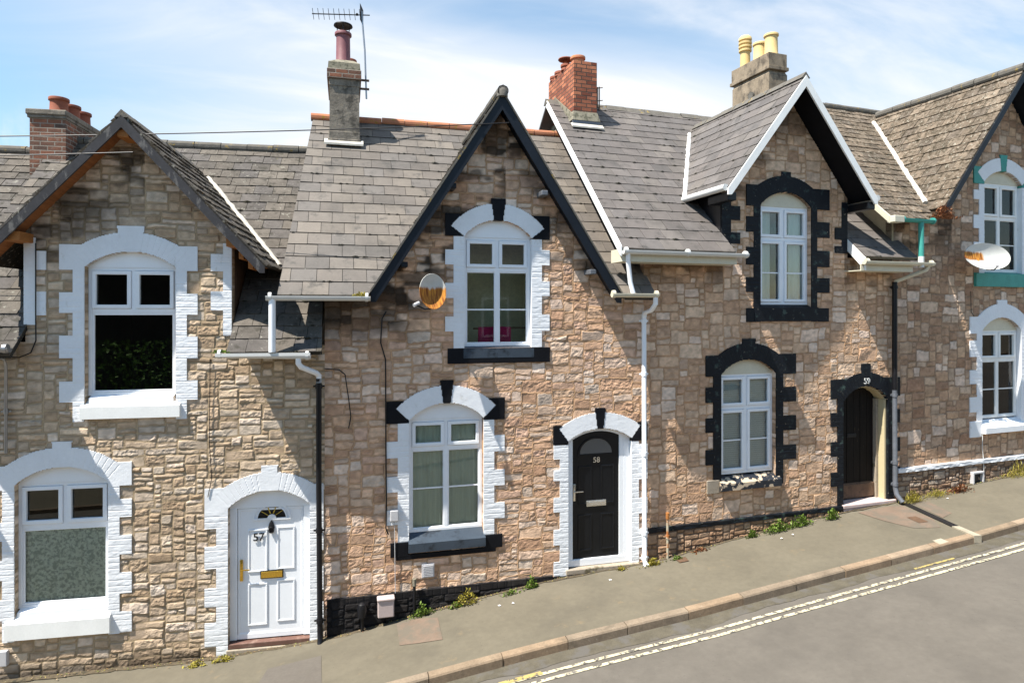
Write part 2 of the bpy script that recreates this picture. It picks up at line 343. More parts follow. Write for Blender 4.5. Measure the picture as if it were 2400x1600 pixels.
    def build(s, name, mat, parent=None, usecol=False):
        me = bpy.data.meshes.new(name); me.from_pydata(s.v, [], s.f)
        me.polygons.foreach_set('use_smooth', s.sm)
        if usecol:
            a = me.color_attributes.new('Col', 'FLOAT_COLOR', 'POINT'); cc = np.ones((len(s.v), 4), np.float32); cc[:, :3] = np.array(s.c, np.float32); a.data.foreach_set('color', cc.ravel())
        me.update(); bm = bmesh.new(); bm.from_mesh(me); bmesh.ops.recalc_face_normals(bm, faces=bm.faces[:]); bm.to_mesh(me); bm.free()
        if any(s.sm):
            try: me.set_sharp_from_angle(angle=R(40))
            except Exception: pass
        me.materials.append(MATS[mat] if isinstance(mat, str) else mat)
        o = bpy.data.objects.new(name, me); col.objects.link(o)
        if parent: o.parent = parent
        return o

# ------------------------------------------------------------------ heightfield masonry
def heightfield(name, x0, x1, z0, z1, maskf, hf, cf, mat, parent, res=.0125, ybase=0., back=.12):
    nx = int(round((x1 - x0) / res)) + 1; nz = int(round((z1 - z0) / res)) + 1
    xs = np.linspace(x0, x1, nx); zs = np.linspace(z0, z1, nz)
    X, Z = np.meshgrid(xs, zs); XC = (X[:-1, :-1] + X[1:, 1:]) / 2; ZC = (Z[:-1, :-1] + Z[1:, 1:]) / 2
    m = maskf(XC, ZC); h = hf(X, Z)
    V = np.stack([X, ybase - h, Z], -1).reshape(-1, 3)
    idx = np.arange(nx * nz).reshape(nz, nx)
    F = np.stack([idx[:-1, :-1][m], idx[:-1, 1:][m], idx[1:, 1:][m], idx[1:, :-1][m]], -1)
    mp_ = np.zeros((nz + 1, nx + 1), bool); mp_[1:-1, 1:-1] = m
    E = []
    a = m & ~mp_[:-2, 1:-1]; E.append(np.stack([idx[:-1, 1:][a], idx[:-1, :-1][a]], -1))
    a = m & ~mp_[2:, 1:-1]; E.append(np.stack([idx[1:, :-1][a], idx[1:, 1:][a]], -1))
    a = m & ~mp_[1:-1, :-2]; E.append(np.stack([idx[:-1, :-1][a], idx[1:, :-1][a]], -1))
    a = m & ~mp_[1:-1, 2:]; E.append(np.stack([idx[1:, 1:][a], idx[:-1, 1:][a]], -1))
    E = np.concatenate(E)
    ue = np.unique(E); bmap = np.full(nx * nz, -1); bmap[ue] = nx * nz + np.arange(len(ue))
    VB = V[ue].copy(); VB[:, 1] = back
    V = np.concatenate([V, VB]); SK = np.stack([E[:, 0], E[:, 1], bmap[E[:, 1]], bmap[E[:, 0]]], -1)
    F = np.concatenate([F, SK])
    C = cf(X, Z) if cf else np.ones((nz, nx, 3)); C = C.reshape(-1, 3); C = np.concatenate([C, C[ue]])
    used = np.zeros(len(V), bool); used[F.ravel()] = True; rm = np.cumsum(used) - 1
    return fastmesh(name, V[used], rm[F], mat, parent, C[used] if cf else None, smooth=False)

def pack(seed, W, H, wr, hr):
    rnd = random.Random(seed); g = np.full((H, W), -1, int); rects = []
    for z in range(H):
        x = 0
        while x < W:
            if g[z, x] >= 0: x += 1; continue
            w = 0; wmax = rnd.randint(*wr); hgt = rnd.randint(*hr)
            if rnd.random() < .12: wmax += 2; hgt += 1
            while x + w < W and w < wmax and g[z, x + w] < 0: w += 1
            rem = 0
            while x + w + rem < W and rem < 2 and g[z, x + w + rem] < 0: rem += 1
            if rem == 1: w += 1
            if w <= 2: hgt = min(hgt, 2)
            hgt = min(hgt, H - z)
            hh = 1
            while hh < hgt and (g[z + hh, x:x + w] < 0).all(): hh += 1
            g[z:z + hh, x:x + w] = len(rects); rects.append((x, z, w, hh)); x += w
    return g, np.array(rects, float)

def stone_fields(seed, x0, x1, z0, z1, ux, uz, wr, hr, palette, mortar, rough=.006, relief=.012, jw=.007, ribbon=False, warp=1., stains=None, flat=None, BR=1.10, TINT=(1.10, .965, .84), LT=.10):
    """returns functions of (X,Z) giving height and colour of a random rubble wall"""
    W = int((x1 - x0) / ux) + 3; H = int((z1 - z0) / uz) + 3
    g, rc = pack(seed, W, H, wr, hr); rs = np.random.RandomState(seed); n = len(rc)
    lev = rs.rand(n); tx = rs.randn(n) * .035; tz = rs.randn(n) * .035; rg = rs.rand(n) ** 1.5
    pal = np.array(palette); pi = rs.randint(0, len(pal), n); pj = rs.randint(0, len(pal), n); q = rs.rand(n, 1)
    sc = (pal[pi] * q + pal[pj] * (1 - q)) * (1 + rs.randn(n, 1) * .08)
    lt = rs.rand(n, 1) < LT; sc = np.where(lt, sc * .5 + np.array((.62, .58, .56)) * .55, sc); sc = sc * BR * np.array(TINT)
    def base(X, Z):
        xw = X + warp * ((fbm(X * 4, Z * 4, seed) - .5) * .055 + (vnoise(X * 22, Z * 22, seed + 5) - .5) * .010)
        zw = Z + warp * ((fbm(X * 3, Z * 5, seed + 2) - .5) * .050 + (vnoise(X * 20, Z * 24, seed + 8) - .5) * .010)
        cx = np.clip(((xw - x0) / ux + 1).astype(int), 0, W - 1); cz = np.clip(((zw - z0) / uz + 1).astype(int), 0, H - 1)
        i = g[cz, cx]; r = rc[i]
        rx0 = (r[..., 0] - 1) * ux + x0; rz0 = (r[..., 1] - 1) * uz + z0; rx1 = rx0 + r[..., 2] * ux; rz1 = rz0 + r[..., 3] * uz
        dx = np.minimum(xw - rx0, rx1 - xw); dz = np.minimum(zw - rz0, rz1 - zw); rr = .022
        d = np.where((dx < rr) & (dz < rr), rr - np.hypot(np.maximum(rr - dx, 0), np.maximum(rr - dz, 0)), np.minimum(dx, dz))
        return i, d, xw - (rx0 + rx1) / 2, zw - (rz0 + rz1) / 2
    cache = {}
    def get(X, Z):
        k = X.shape
        if k not in cache: cache[k] = base(X, Z)
        return cache[k]
    def hf(X, Z):
        i, d, lx, lz = get(X, Z)
        e = sstep(jw * .5, jw + .012, d)
        fine = fbm(X * 26, Z * 30, seed + 11, 3) - .5; ridg = np.abs(fbm(X * 11, Z * 17, seed + 21, 3) - .5)
        st = relief * (.35 + .65 * lev[i]) + tx[i] * lx + tz[i] * lz + (fine * 1.3 - ridg * 2.2 + .3) * rough * (.3 + 1.2 * rg[i])
        mo = relief * (.20 if not ribbon else .42) + (fbm(X * 40, Z * 40, seed + 31, 2) - .5) * .003
        if ribbon: mo = mo + .004 * sstep(jw, jw * .3, d)
        h = mo * (1 - e) + np.maximum(st, .002) * e
        if flat is not None: h = np.where(flat(X, Z), .0, h)
        return h
    def cf(X, Z):
        i, d, lx, lz = get(X, Z)
        e = sstep(jw * .6, jw + .006, d)[..., None]
        c = sc[i] * (1 + (fbm(X * 15, Z * 19, seed + 41, 3)[..., None] - .5) * .70)
        mt = np.array(mortar) * (1 + (fbm(X * 3, Z * 3, seed + 51, 3)[..., None] - .5) * .5)
        c = mt * (1 - e) + c * e
        c = c * (1 - .36 * (sstep(jw + .012, jw + .002, d) * sstep(jw * .2, jw, d) * (.3 + 1.2 * fbm(X * 5, Z * 5, seed + 71, 2)))[..., None])  # crevice shade painted into the colour as a darker rim round each stone
        if stains is not None:
            k = (np.clip(stains(X, Z), 0, 1) * (.66 + .34 * lev[i]))[..., None]; c = c * (1 - k) + np.array((.020, .016, .013)) * (.4 + 1.2 * vnoise(X * 14, Z * 14, 3)[..., None]) * k
        return np.clip(c, .006, .9)
    return hf, cf

# ------------------------------------------------------------------ slates
def clip(poly, hps):
    for a, b, c in hps:
        out = []
        n = len(poly)
        for i in range(n):
            p = poly[i]; q = poly[(i + 1) % n]; dp = a * p[0] + b * p[1] - c; dq = a * q[0] + b * q[1] - c
            if dp <= 0: out.append(p)
            if (dp < 0 < dq) or (dq < 0 < dp):
                t_ = dp / (dp - dq); out.append((p[0] + (q[0] - p[0]) * t_, p[1] + (q[1] - p[1]) * t_))
        poly = out
        if len(poly) < 3: return []
    return poly
def slates(name, parent, P0, U, V, u0, u1, vl, pieces, colors, mat='slate', w=.33, e=.21, T=.014, seed=1, jit=.004, tilt=.004, under='slate', body=.05, moss=7):
    rnd = random.Random(seed); P0 = Vector(P0); U = Vector(U).normalized(); V = Vector(V).normalized(); N = U.cross(V).normalized()
    if N.z < 0: N = -N
    mb = MB(); nr = int(math.ceil(vl / e)); gap = .0035
    for r in range(nr):
        v0 = r * e; v1 = min(v0 + e, vl)
        if v1 - v0 < .02: continue
        u = u0 - w * (.5 if r % 2 else 0) - rnd.random() * .03
        while u < u1:
            ww = w * (1 + rnd.uniform(-.05, .05)); dv = rnd.uniform(-jit, jit)
            c = rnd.choice(colors); f = 1 + rnd.gauss(0, .07); cc = tuple(max(.01, q * f) for q in c)
            tl = rnd.uniform(-tilt, tilt); hh = rnd.uniform(0, tilt)
            for hp in pieces:
                p = clip([(max(u, u0) + gap, v0 + dv), (min(u + ww, u1) - gap, v0 + dv), (min(u + ww, u1) - gap, v1 + .004), (max(u, u0) + gap, v1 + .004)], hp)
                if len(p) < 3: continue
                n = len(p); vs = []
                for (a, b) in p: vs.append(P0 + U * a + V * b + N * (T * (1 - (b - v0) / e) + hh + tl * (a - u - ww / 2) / w))
                for (a, b) in p: vs.append(P0 + U * a + V * b - N * .006)
                mb.add(vs, [tuple(range(n))] + [(i, i + n, (i + 1) % n + n, (i + 1) % n) for i in range(n)], cc)
            u += ww
    for i in range(int(moss * vl * (u1 - u0))):                   # tufts of dark moss caught at the joints
        a = rnd.uniform(u0, u1); b = rnd.randrange(nr) * e; sz = rnd.uniform(.012, .03) * (1 if rnd.random() < .85 else 1.6)
        if not any(all(ha * a + hb * b <= hc - .03 for ha, hb, hc in hp) for hp in pieces): continue
        p0 = P0 + U * a + V * b + N * (T + .002); vs = [p0 + U * sz * 1.5 * math.cos(q) * rnd.uniform(.7, 1.2) + V * sz * .6 * math.sin(q) * rnd.uniform(.7, 1.2) for q in [k * math.pi / 3 for k in range(6)]] + [p0 + N * sz * .5]
        mb.add(vs, [(k, (k + 1) % 6, 6) for k in range(6)], (.025, .022, .012))
    # backing deck under the slates
    for hp in pieces:
        p = clip([(u0, 0), (u1, 0), (u1, vl), (u0, vl)], hp)
        if len(p) < 3: continue
        mb.slab([P0 + U * a + V * b - N * .005 for a, b in p], tuple(-N * body), (.03, .028, .025))
    return mb.build(name, mat, parent, True)

def main_roof(root, ze, zr, xl0, xl1, xr0, xr1, gable, colors, mat, seed, w=.33, e=.21, T=.014, tilt=.004, jit=.004, yr=3.4, ye=-.4):
    """front slope from the eave (y ye) to the ridge (y yr); gable=(xc, za, slope, cheekL, cheekR)"""
    run = yr - ye; L = math.hypot(run, zr - ze); k = (zr - ze) / run; c = L / run
    lft = (-1, (xl1 - xl0) / L, -xl0); rgt = (1, -(xr1 - xr0) / L, xr0)
    pcs = []
    if gable:
        xc, za, s, cL, cR = gable
        # v on the roof where the gable slope meets it: v = ((za - s*|x-xc|) - ze)/k*c
        q = c / k
        valL = (q * s, -1, -q * (za - ze - s * xc))          # keep v >= q*(za-ze - s*(xc-x))
        valR = (-q * s, -1, -q * (za - ze + s * xc))
        if cL is None:
            pcs = [[lft, rgt, (1, 0, xc), valL], [lft, rgt, (-1, 0, -xc), valR]]
        else:
            pcs = [[lft, rgt, (1, 0, cL)], [lft, rgt, (-1, 0, -cR)],
                   [lft, rgt, (-1, 0, -cL), (1, 0, xc), valL], [lft, rgt, (-1, 0, -xc), (1, 0, cR), valR]]
    else: pcs = [[lft, rgt]]
    o = slates('roof', root, (0, ye, ze), (1, 0, 0), (0, run, zr - ze), min(xl0, xl1), max(xr0, xr1), L, pcs, colors, mat, w, e, T, seed, jit, tilt)
    # plain rear slope
    mb = MB(); mb.slab([(xl1, yr, zr), (xr1, yr, zr), (xr1, yr + run, ze), (xl1, yr + run, ze)], (0, 0, -.05), (.1, .095, .09))
    mb.build('rear_roof', 'slate', root, True)
    return k

def gable_roof(root, xc, za, s, hw, yf, k, ze, colors, mat, seed, w=.33, e=.21, T=.014, tilt=.004, ye=-.4, jit=.004, soffit='soffit_timber'):
    L = hw * math.hypot(1, s); zl = za - s * hw
    for sg in (-1, 1):
        # u = y, v up slope; valley y(v) = ((zl + s*v/c) - ze)/k + ye , c = hypot(1,s)
        c = math.hypot(1, s); a = s / c / k; b0 = (zl - ze) / k + ye + .02
        hp = [(1, -a, b0), (-1, 0, -yf)]
        slates('gable_roof', root, (xc + sg * hw, 0, zl), (0, 1, 0), (-sg * 1, 0, s), yf, (za - ze) / k + ye + .05, L, [hp], colors, mat, w, e, T, seed + sg, jit, tilt, body=.03)
    # boarded underside of the overhang
    sb = MB()
    for sg in (-1, 1):
        n = Vector((sg * s, 0, 1)).normalized() * -.048
        p = [(xc + sg * (hw - .02), yf + .03, zl + .02), (xc, yf + .03, za - .0), (xc, .02, za), (xc + sg * (hw - .02), .02, zl + .02)]
        sb.slab([Vector(q) + n for q in p], tuple(n * .3))
    sb.build('soffit', soffit, root)

def barge(root, xc, za, s, hw, yf, depth, th, mat, drop=0.0, name='barge_board', cutz=None):
    c = math.hypot(1, s); d = depth * c
    for sg in (-1, 1):
        mb = MB(); x1 = xc + sg * hw; z1 = za - s * hw
        poly = [(xc, za - drop), (x1, z1 - drop), (x1, z1 - drop - d * .55), (x1 - sg * .45 * d / s, z1 - drop - d * .55), (xc, za - drop - d)]
        mb.prism(poly, yf - th, yf)
        mb.build(name, mat, root)

def ridge_tiles(root, p0, p1, mat, r=.11, n=None, name='ridge_tiles', seg_l=.45, ang=False, seed=1):
    p0 = Vector(p0); p1 = Vector(p1); d = p1 - p0; L = d.length; d.normalize(); side = d.cross(Vector((0, 0, 1))).normalized(); up = side.cross(d); rnd = random.Random(seed)
    mb = MB(); k = max(1, int(round(L / seg_l)))
    for i in range(k):
        a = p0 + d * (L * i / k); b = p0 + d * (L * (i + 1) / k - .012); z = rnd.uniform(-.008, .008)
        angs = [R(q) for q in ((-35, 30, 90, 150, 215) if ang else (-40, -15, 15, 45, 90, 135, 165, 195, 220))]
        rr = r * (1 + rnd.uniform(-.04, .04))
        prof = [(side * math.cos(q) + up * math.sin(q)) * rr for q in angs]
        if ang: prof = [side * rr * 1.1 - up * rr * .9, up * rr * .45, -side * rr * 1.1 - up * rr * .9]
        n_ = len(prof); vs = [a + q + up * z for q in prof] + [b + q + up * z for q in prof] + [a + q * .86 + up * z for q in prof] + [b + q * .86 + up * z for q in prof]
        fs = []
        for j in range(n_ - 1):
            fs += [(j, j + 1, n_ + j + 1, n_ + j), (2 * n_ + j, 3 * n_ + j, 3 * n_ + j + 1, 2 * n_ + j + 1), (j, 2 * n_ + j, 2 * n_ + j + 1, j + 1), (n_ + j, n_ + j + 1, 3 * n_ + j + 1, 3 * n_ + j)]
        fs += [(0, n_, 3 * n_, 2 * n_), (n_ - 1, 3 * n_ - 1, 4 * n_ - 1, 2 * n_ - 1)]
        if i in (0, k - 1): fs += [tuple(range(n_)), tuple(range(2 * n_ - 1, n_ - 1, -1))]
        mb.add(vs, fs)
    return mb.build(name, mat, root)

def mortar_strip(root, p0, p1, w=.09, mat='white_mortar', name='valley_fillet', seed=3, h=.05):
    p0 = Vector(p0); p1 = Vector(p1); d = (p1 - p0); L = d.length; d.normalize(); rnd = random.Random(seed)
    pts = []; rr = []; n = max(4, int(L / .09))
    for i in range(n + 1):
        pts.append(p0 + d * L * i / n + Vector((rnd.uniform(-.006, .006), rnd.uniform(-.006, .006), rnd.uniform(-.004, .004)))); rr.append(w / 2 * rnd.uniform(.8, 1.15))
    return MB().tube(pts, rr, 7).build(name, mat, root)

def gutter(root, x0, x1, y, z, mat, r=.055, name='gutter', slope=0.0):
    mb = MB(); n = 9; angs = [math.pi + math.pi * i / (n - 1) for i in range(n)]
    vs = []; z1 = z + slope
    for (x, zq) in ((x0, z), (x1, z1)):
        for rr in (r, r - .006):
            for a in angs: vs.append((x, y + rr * math.cos(a), zq + rr * math.sin(a)))
    fs = []
    for i in range(n - 1):
        fs += [(i, i + 1, 2 * n + i + 1, 2 * n + i), (n + i, 3 * n + i, 3 * n + i + 1, n + i + 1)]
    fs += [(0, 2 * n, 3 * n, n), (n - 1, 2 * n - 1, 4 * n - 1, 3 * n - 1)]
    fs += [tuple(range(n)), tuple(range(2 * n, 3 * n))]
    mb.add(vs, fs)
    k = max(1, int(abs(x1 - x0) / .9))
    for i in range(k + 1):                                       # brackets / unions
        x = x0 + (x1 - x0) * (i + .04) / (k + .08); mb.tube([(x - .02, y, z + slope * i / max(k, 1) - .004), (x + .02, y, z + slope * i / max(k, 1) - .004)], r + .006, 14)
    mb.box(x0, x1, y - r - .004, y - r + .006, z - .004 + min(0, slope), z + .008 + max(0, slope))
    return mb.build(name, mat, root)

def pipe(root, pts, r, mat, name='downpipe', collars=(), wall_y=None):
    mb = MB(); mb.tube(pts, r, 14)
    for z in collars:
        for a, b in zip(pts, pts[1:]):
            if min(a[2], b[2]) <= z <= max(a[2], b[2]) and abs(a[2] - b[2]) > .3:
                f = (z - a[2]) / (b[2] - a[2]); x = a[0] + (b[0] - a[0]) * f; y = a[1] + (b[1] - a[1]) * f
                mb.tube([(x, y, z - .03), (x, y, z + .03)], r + .010, 14); mb.box(x - r - .04, x + r + .04, y + r * .2, y + r * .2 + .012, z - .012, z + .012)
                mb.box(x - .012, x + .012, y, .01, z - .012, z + .012)
    return mb.build(name, mat, root)

# ------------------------------------------------------------------ surrounds and openings
def arch_geom(x0, x1, zs, rise):
    hw = (x1 - x0) / 2; Rr = (hw * hw + rise * rise) / (2 * rise); return (x0 + x1) / 2, zs + rise - Rr, Rr, math.asin(hw / Rr)
def opening_mask(x0, x1, zb, zs, rise, grow=0.):
    xc, zc, Rr, th = arch_geom(x0, x1, zs, rise)
    def f(X, Z): return (np.abs(X - xc) < (x1 - x0) / 2 + grow) & (Z > zb - grow) & ((Z <= zs) | (np.hypot(X - xc, Z - zc) < Rr + grow))
    return f
def surround(root, x0, x1, zb, zs, rise, oL, oR, wideL, wideR, blk, ringt, ks, paint, paint2=None, narrow=.16, name='window_surround', seed=1, zbase=None, voussoir=True, proud=.022, blkR=None, courses=.078):
    """painted masonry surround. wide*: lists of (z0,z1) of the long quoins. blk=(bottom,top) of the springer blocks. ks=(top, half width top, half width bottom)"""
    xc, zc, Rr, th = arch_geom(x0, x1, zs, rise); opn = opening_mask(x0, x1, zb, zs, rise); zbs = zb if zbase is None else zbase
    blkR = blkR or blk
    def f_ring(X, Z):
        r = np.hypot(X - xc, Z - zc); a = np.abs(np.arctan2(X - xc, Z - zc)); return (r >= Rr) & (r < Rr + ringt) & (a < th + .0)
    def f_ks(X, Z):
        t_ = (Z - (zc + Rr)) / (ks[0] - (zc + Rr)); return (t_ > -.03) & (t_ < 1) & (np.abs(X - xc) < ks[2] + (ks[1] - ks[2]) * t_) & (np.hypot(X - xc, Z - zc) >= Rr)
    def f_blk(X, Z):
        a = np.abs(np.arctan2(X - xc, Z - zc)); r = np.hypot(X - xc, Z - zc)
        L = (X > oL) & (X < xc) & (Z > blk[0]) & (Z < blk[1]); Rg = (X < oR) & (X > xc) & (Z > blkR[0]) & (Z < blkR[1])
        return (L | Rg) & ~opn(X, Z) & ((a >= th) | (r > Rr + ringt)) & (np.abs(X - xc) > (x1 - x0) / 2 - .14)
    def f_jamb(X, Z):
        m = (((X > x0 - narrow) & (X <= x0) & (Z < blk[0])) | ((X < x1 + narrow) & (X >= x1) & (Z < blkR[0]))) & (Z > zbs)
        for a, b in wideL: m |= (X > oL) & (X <= x0) & (Z > a) & (Z < b)
        for a, b in wideR: m |= (X < oR) & (X >= x1) & (Z > a) & (Z < b)
        return m & ~opn(X, Z)
    def hgt(X, Z):
        r = np.hypot(X - xc, Z - zc); a = np.arctan2(X - xc, Z - zc)
        wz = Z + (fbm(X * 5, Z * 5, seed) - .5) * .012
        g1 = np.abs((wz / courses) % 1 - .5); g1 = sstep(.40, .48, g1)
        aa = (a * (Rr + ringt / 2) / .075) % 1; g2 = sstep(.40, .48, np.abs(aa - .5))
        ring = f_ring(X, Z)
        j = np.where(ring, g2 if voussoir else 0, g1)
        j = np.where(f_blk(X, Z) | f_ks(X, Z), 0, j)
        rough = np.where(ring | f_blk(X, Z), .35, 1.)
        return -j * .0032 + (fbm(X * 14, Z * 30, seed + 4, 3) - .5) * .0045 * rough + (fbm(X * 2.2, Z * 2.2, seed + 9, 2) - .5) * .004
    zt = ks[0] + .02; b = (oL - .02, oR + .02, zbs - .01, zt)
    def whole(X, Z): return f_ring(X, Z) | f_ks(X, Z) | f_blk(X, Z) | f_jamb(X, Z)
    if paint2:
        root_s = heightfield(name, *b, lambda X, Z: (f_ring(X, Z) | f_jamb(X, Z)) & ~f_ks(X, Z), hgt, None, paint, root, ybase=-proud, back=.13)
        heightfield('keystone', xc - .2, xc + .2, zc + Rr - .03, zt, f_ks, lambda X, Z: (fbm(X * 4, Z * 4, seed, 2) - .5) * .004, None, paint2, root_s, ybase=-proud - .006, back=.13)
        heightfield('springer_block', oL - .02, xc, blk[0] - .02, blk[1] + .02, lambda X, Z: f_blk(X, Z) & ~f_ring(X, Z), lambda X, Z: (fbm(X * 4, Z * 4, seed, 2) - .5) * .004, None, paint2, root_s, ybase=-proud - .003, back=.13)
        heightfield('springer_block', xc, oR + .02, blkR[0] - .02, blkR[1] + .02, lambda X, Z: f_blk(X, Z) & ~f_ring(X, Z), lambda X, Z: (fbm(X * 4, Z * 4, seed, 2) - .5) * .004, None, paint2, root_s, ybase=-proud - .003, back=.13)
    else:
        root_s = heightfield(name, *b, whole, hgt, None, paint, root, ybase=-proud, back=.13)
    return root_s, whole, opn

def frame_rect(mb, x0, x1, z0, z1, w, y0, y1, bev=.006):
    mb.box(x0, x1, y0, y1, z1 - w, z1, bev=bev); mb.box(x0, x1, y0, y1, z0, z0 + w, bev=bev)
    mb.box(x0, x0 + w, y0 + .001, y1, z0 + w * .9, z1 - w * .9, bev=bev); mb.box(x1 - w, x1, y0 + .001, y1, z0 + w * .9, z1 - w * .9, bev=bev)
def window(root, x0, x1, zb, zs, rise, style, ztr, zbar=None, mat='upvc_white', inside='dark', panel='upvc_white', yf=.075, lights=2, sill=None):
    fr_ = MB(); panes = []; bars = MB(); xm = (x0 + x1) / 2; W = .045; y0 = yf; y1 = yf + .06
    g = .004; x0 += g; x1 -= g
    frame_rect(fr_, x0, x1, zb, zs, W, y0, y1)
    fr_.box(x0 + W, x1 - W, y0 + .002, y1, ztr - .03, ztr + .03, bev=.005)                 # transom
    fr_.box(xm - .026, xm + .026, y0 + .003, y1, ztr + .02, zs - W * .8, bev=.005)         # mullion, top
    for (a, b) in ((x0 + W, xm - .024), (xm + .024, x1 - W)):                         # top opening lights
        frame_rect(fr_, a + .004, b - .004, ztr + .03 + .003, zs - W - .003, .05, y0 - .016, y0 + .03)
        panes.append((a + .05, b - .05, ztr + .08, zs - W - .05))
    if style == 'one': panes.append((x0 + W + .022, x1 - W - .022, zb + W + .022, ztr - .05)); frame_rect(fr_, x0 + W, x1 - W, zb + W, ztr - .03, .028, y0 + .006, y1 - .01)
    else:
        fr_.box(xm - .03, xm + .03, y0 + .003, y1, zb + W * .8, ztr - .02, bev=.005)
        for (a, b) in ((x0 + W, xm - .028), (xm + .028, x1 - W)):
            if style == 'casement': frame_rect(fr_, a + .003, b - .003, zb + W + .003, ztr - .033, .05, y0 - .016, y0 + .03); q = .05
            else: frame_rect(fr_, a, b, zb + W, ztr - .03, .018, y0 + .006, y1 - .01); q = .016
            panes.append((a + q, b - q, zb + W + q, ztr - .03 - q))
            if zbar: bars.box(a + q * .8, b - q * .8, y0 + .022, y0 + .036, zbar - .011, zbar + .011)
    w = fr_.build('window', mat, root)
    if zbar and style != 'one': bars.build('glazing_bar', mat, w)
    for (a, b, c, d) in panes: MB().box(a - .012, b + .012, y0 + .028, y0 + .032, c - .012, d + .012).build('pane', 'glass', w)
    xc, zc, Rr, th = arch_geom(x0 - g, x1 + g, zs, rise)                                 # board filling the arch
    poly = [(xc + Rr * math.sin(th * q / 8.), zc + Rr * math.cos(th * q / 8.)) for q in range(8, -9, -1)]
    ap = MB(); ap.prism([(a, max(b, zs) + .02) for a, b in poly] + [(x0 - g, zs - .002), (x1 + g, zs - .002)], y0 - .012, y0 + .03); ap.build('arch_panel', panel, w)
    rm = MB(); D = .9 if inside == 'olive' else 2.2; X0 = x0 - .25; X1 = x1 + .25; Z0 = zb - .2; Z1 = zs + .3; Y0 = .145     # dark room behind
    rm.add([(X0, Y0, Z0), (X1, Y0, Z0), (X1, D, Z0), (X0, D, Z0), (X0, Y0, Z1), (X1, Y0, Z1), (X1, D, Z1), (X0, D, Z1)], [(0, 1, 2, 3), (4, 7, 6, 5), (1, 5, 6, 2), (2, 6, 7, 3), (3, 7, 4, 0)])
    rm.build('room_interior', 'room_olive' if inside == 'olive' else 'room_dark', w)
    def cloth(a, b, c, d, y, m, amp=.018, freq=60, name='curtain'):
        n = max(6, int((b - a) / .008)); vs = []; rnd = random.Random(int(a * 100)); ph = rnd.random() * 6
        for zq, k_ in ((c, 1.), ((c + d) / 2, .9), (d, .75)):
            for i in range(n + 1):
                x = a + (b - a) * i / n; vs.append((x, y + amp * k_ * (math.sin(x * freq + ph) * .6 + math.sin(x * freq * .43 + ph) * .5) + .01 * math.sin(x * 7), zq))
        fs = [(r * (n + 1) + i, r * (n + 1) + i + 1, (r + 1) * (n + 1) + i + 1, (r + 1) * (n + 1) + i) for r in range(2) for i in range(n)]
        MB().add(vs, fs, sm=True).build(name, m, w)
    if inside == 'curtain': cloth(x0, x1, zb + .02, zs, .17, 'curtain_grey')
    if inside == 'sidecurtain':
        cloth(x0, x0 + (x1 - x0) * .33, zb, zs, .18, 'curtain_white'); cloth(x1 - (x1 - x0) * .30, x1, zb, zs, .18, 'curtain_white')
    if inside == 'lightcurtain': cloth(x0, x1, zb, zs, .26, 'curtain_white', .014, 45)
    if inside == 'lace': cloth(x0 + .02, x1 - .02, zb + .05, ztr, .15, 'lace', .009, 38, 'lace_curtain')
    if inside == 'blind':
        bl = MB(); z = zb + .03
        while z < zs - .03: bl.add([(x0 + .03, .152, z), (x1 - .03, .152, z), (x1 - .03, .162, z + .031), (x0 + .03, .162, z + .031)], [(0, 1, 2, 3)]); z += .036
        bl.build('blind', 'blind', w)
    return w
def sill_block(parent, x0, x1, z0, z1, out, mat, drop=.05, name='sill', yb=.08):
    mb = MB(); mb.prismx([(yb, z1 + .02), (-out, z1 - drop), (-out, z0), (yb, z0)], x0, x1)
    return mb.build(name, mat, parent)

# ------------------------------------------------------------------ text
def text(parent, s, x, y, z, size, mat, name='house_number', ext=.004, rx=90):
    cu = bpy.data.curves.new(name, 'FONT'); cu.body = s; cu.size = size; cu.extrude = ext; cu.align_x = 'CENTER'; cu.align_y = 'CENTER'; cu.offset = size * .010
    o = bpy.data.objects.new(name + '_src', cu); col.objects.link(o)
    bpy.context.view_layer.update(); dg = bpy.context.evaluated_depsgraph_get()
    me = bpy.data.meshes.new_from_object(o.evaluated_get(dg)); bpy.data.objects.remove(o)
    me.materials.clear(); me.materials.append(MATS[mat]); o2 = bpy.data.objects.new(name, me); col.objects.link(o2); o2.parent = parent
    o2.location = (x, y, z); o2.rotation_euler = (R(rx), 0, 0); return o2

# ------------------------------------------------------------------ chimneys
def pot(parent, x, y, z0, h, r, mat, flare=1.15, cap=None, name='chimney_pot'):
    mb = MB(); mb.lathe([(r * 1.08, z0), (r * 1.08, z0 + .03), (r * .98, z0 + .05), (r * .93, z0 + h - .06), (r * flare, z0 + h - .05), (r * flare, z0 + h - .01), (r * flare * .96, z0 + h), (r * .82, z0 + h), (r * .8, z0 + h - .25), (.0, z0 + h - .25)], x, y, 24)
    return mb.build(name, mat, parent)

BLK_STONES = [(.50, .38, .29), (.44, .32, .25), (.56, .45, .36), (.46, .40, .36), (.38, .26, .19), (.52, .47, .43)]

def house(name, loc, rz, label): return empty(name, loc, rz, label, 'house', 'stone terraced houses up the street')
def rot(deg, p): a = R(deg); return (p[0] * math.cos(a) - p[1] * math.sin(a), p[0] * math.sin(a) + p[1] * math.cos(a))

A57, A59, A60 = -4.0, 3.5, 5.5
O57 = (-.30, 0., 0.); O58 = (-.30, 0., 0.); O59 = (4.66, 0., 0.)
L59 = 5.22; O60 = (O59[0] + L59 * math.cos(R(A59)), L59 * math.sin(R(A59)), 0.)
def toworld(O, deg, x, y, z): a = rot(deg, (x, y)); return (O[0] + a[0], O[1] + a[1], z)

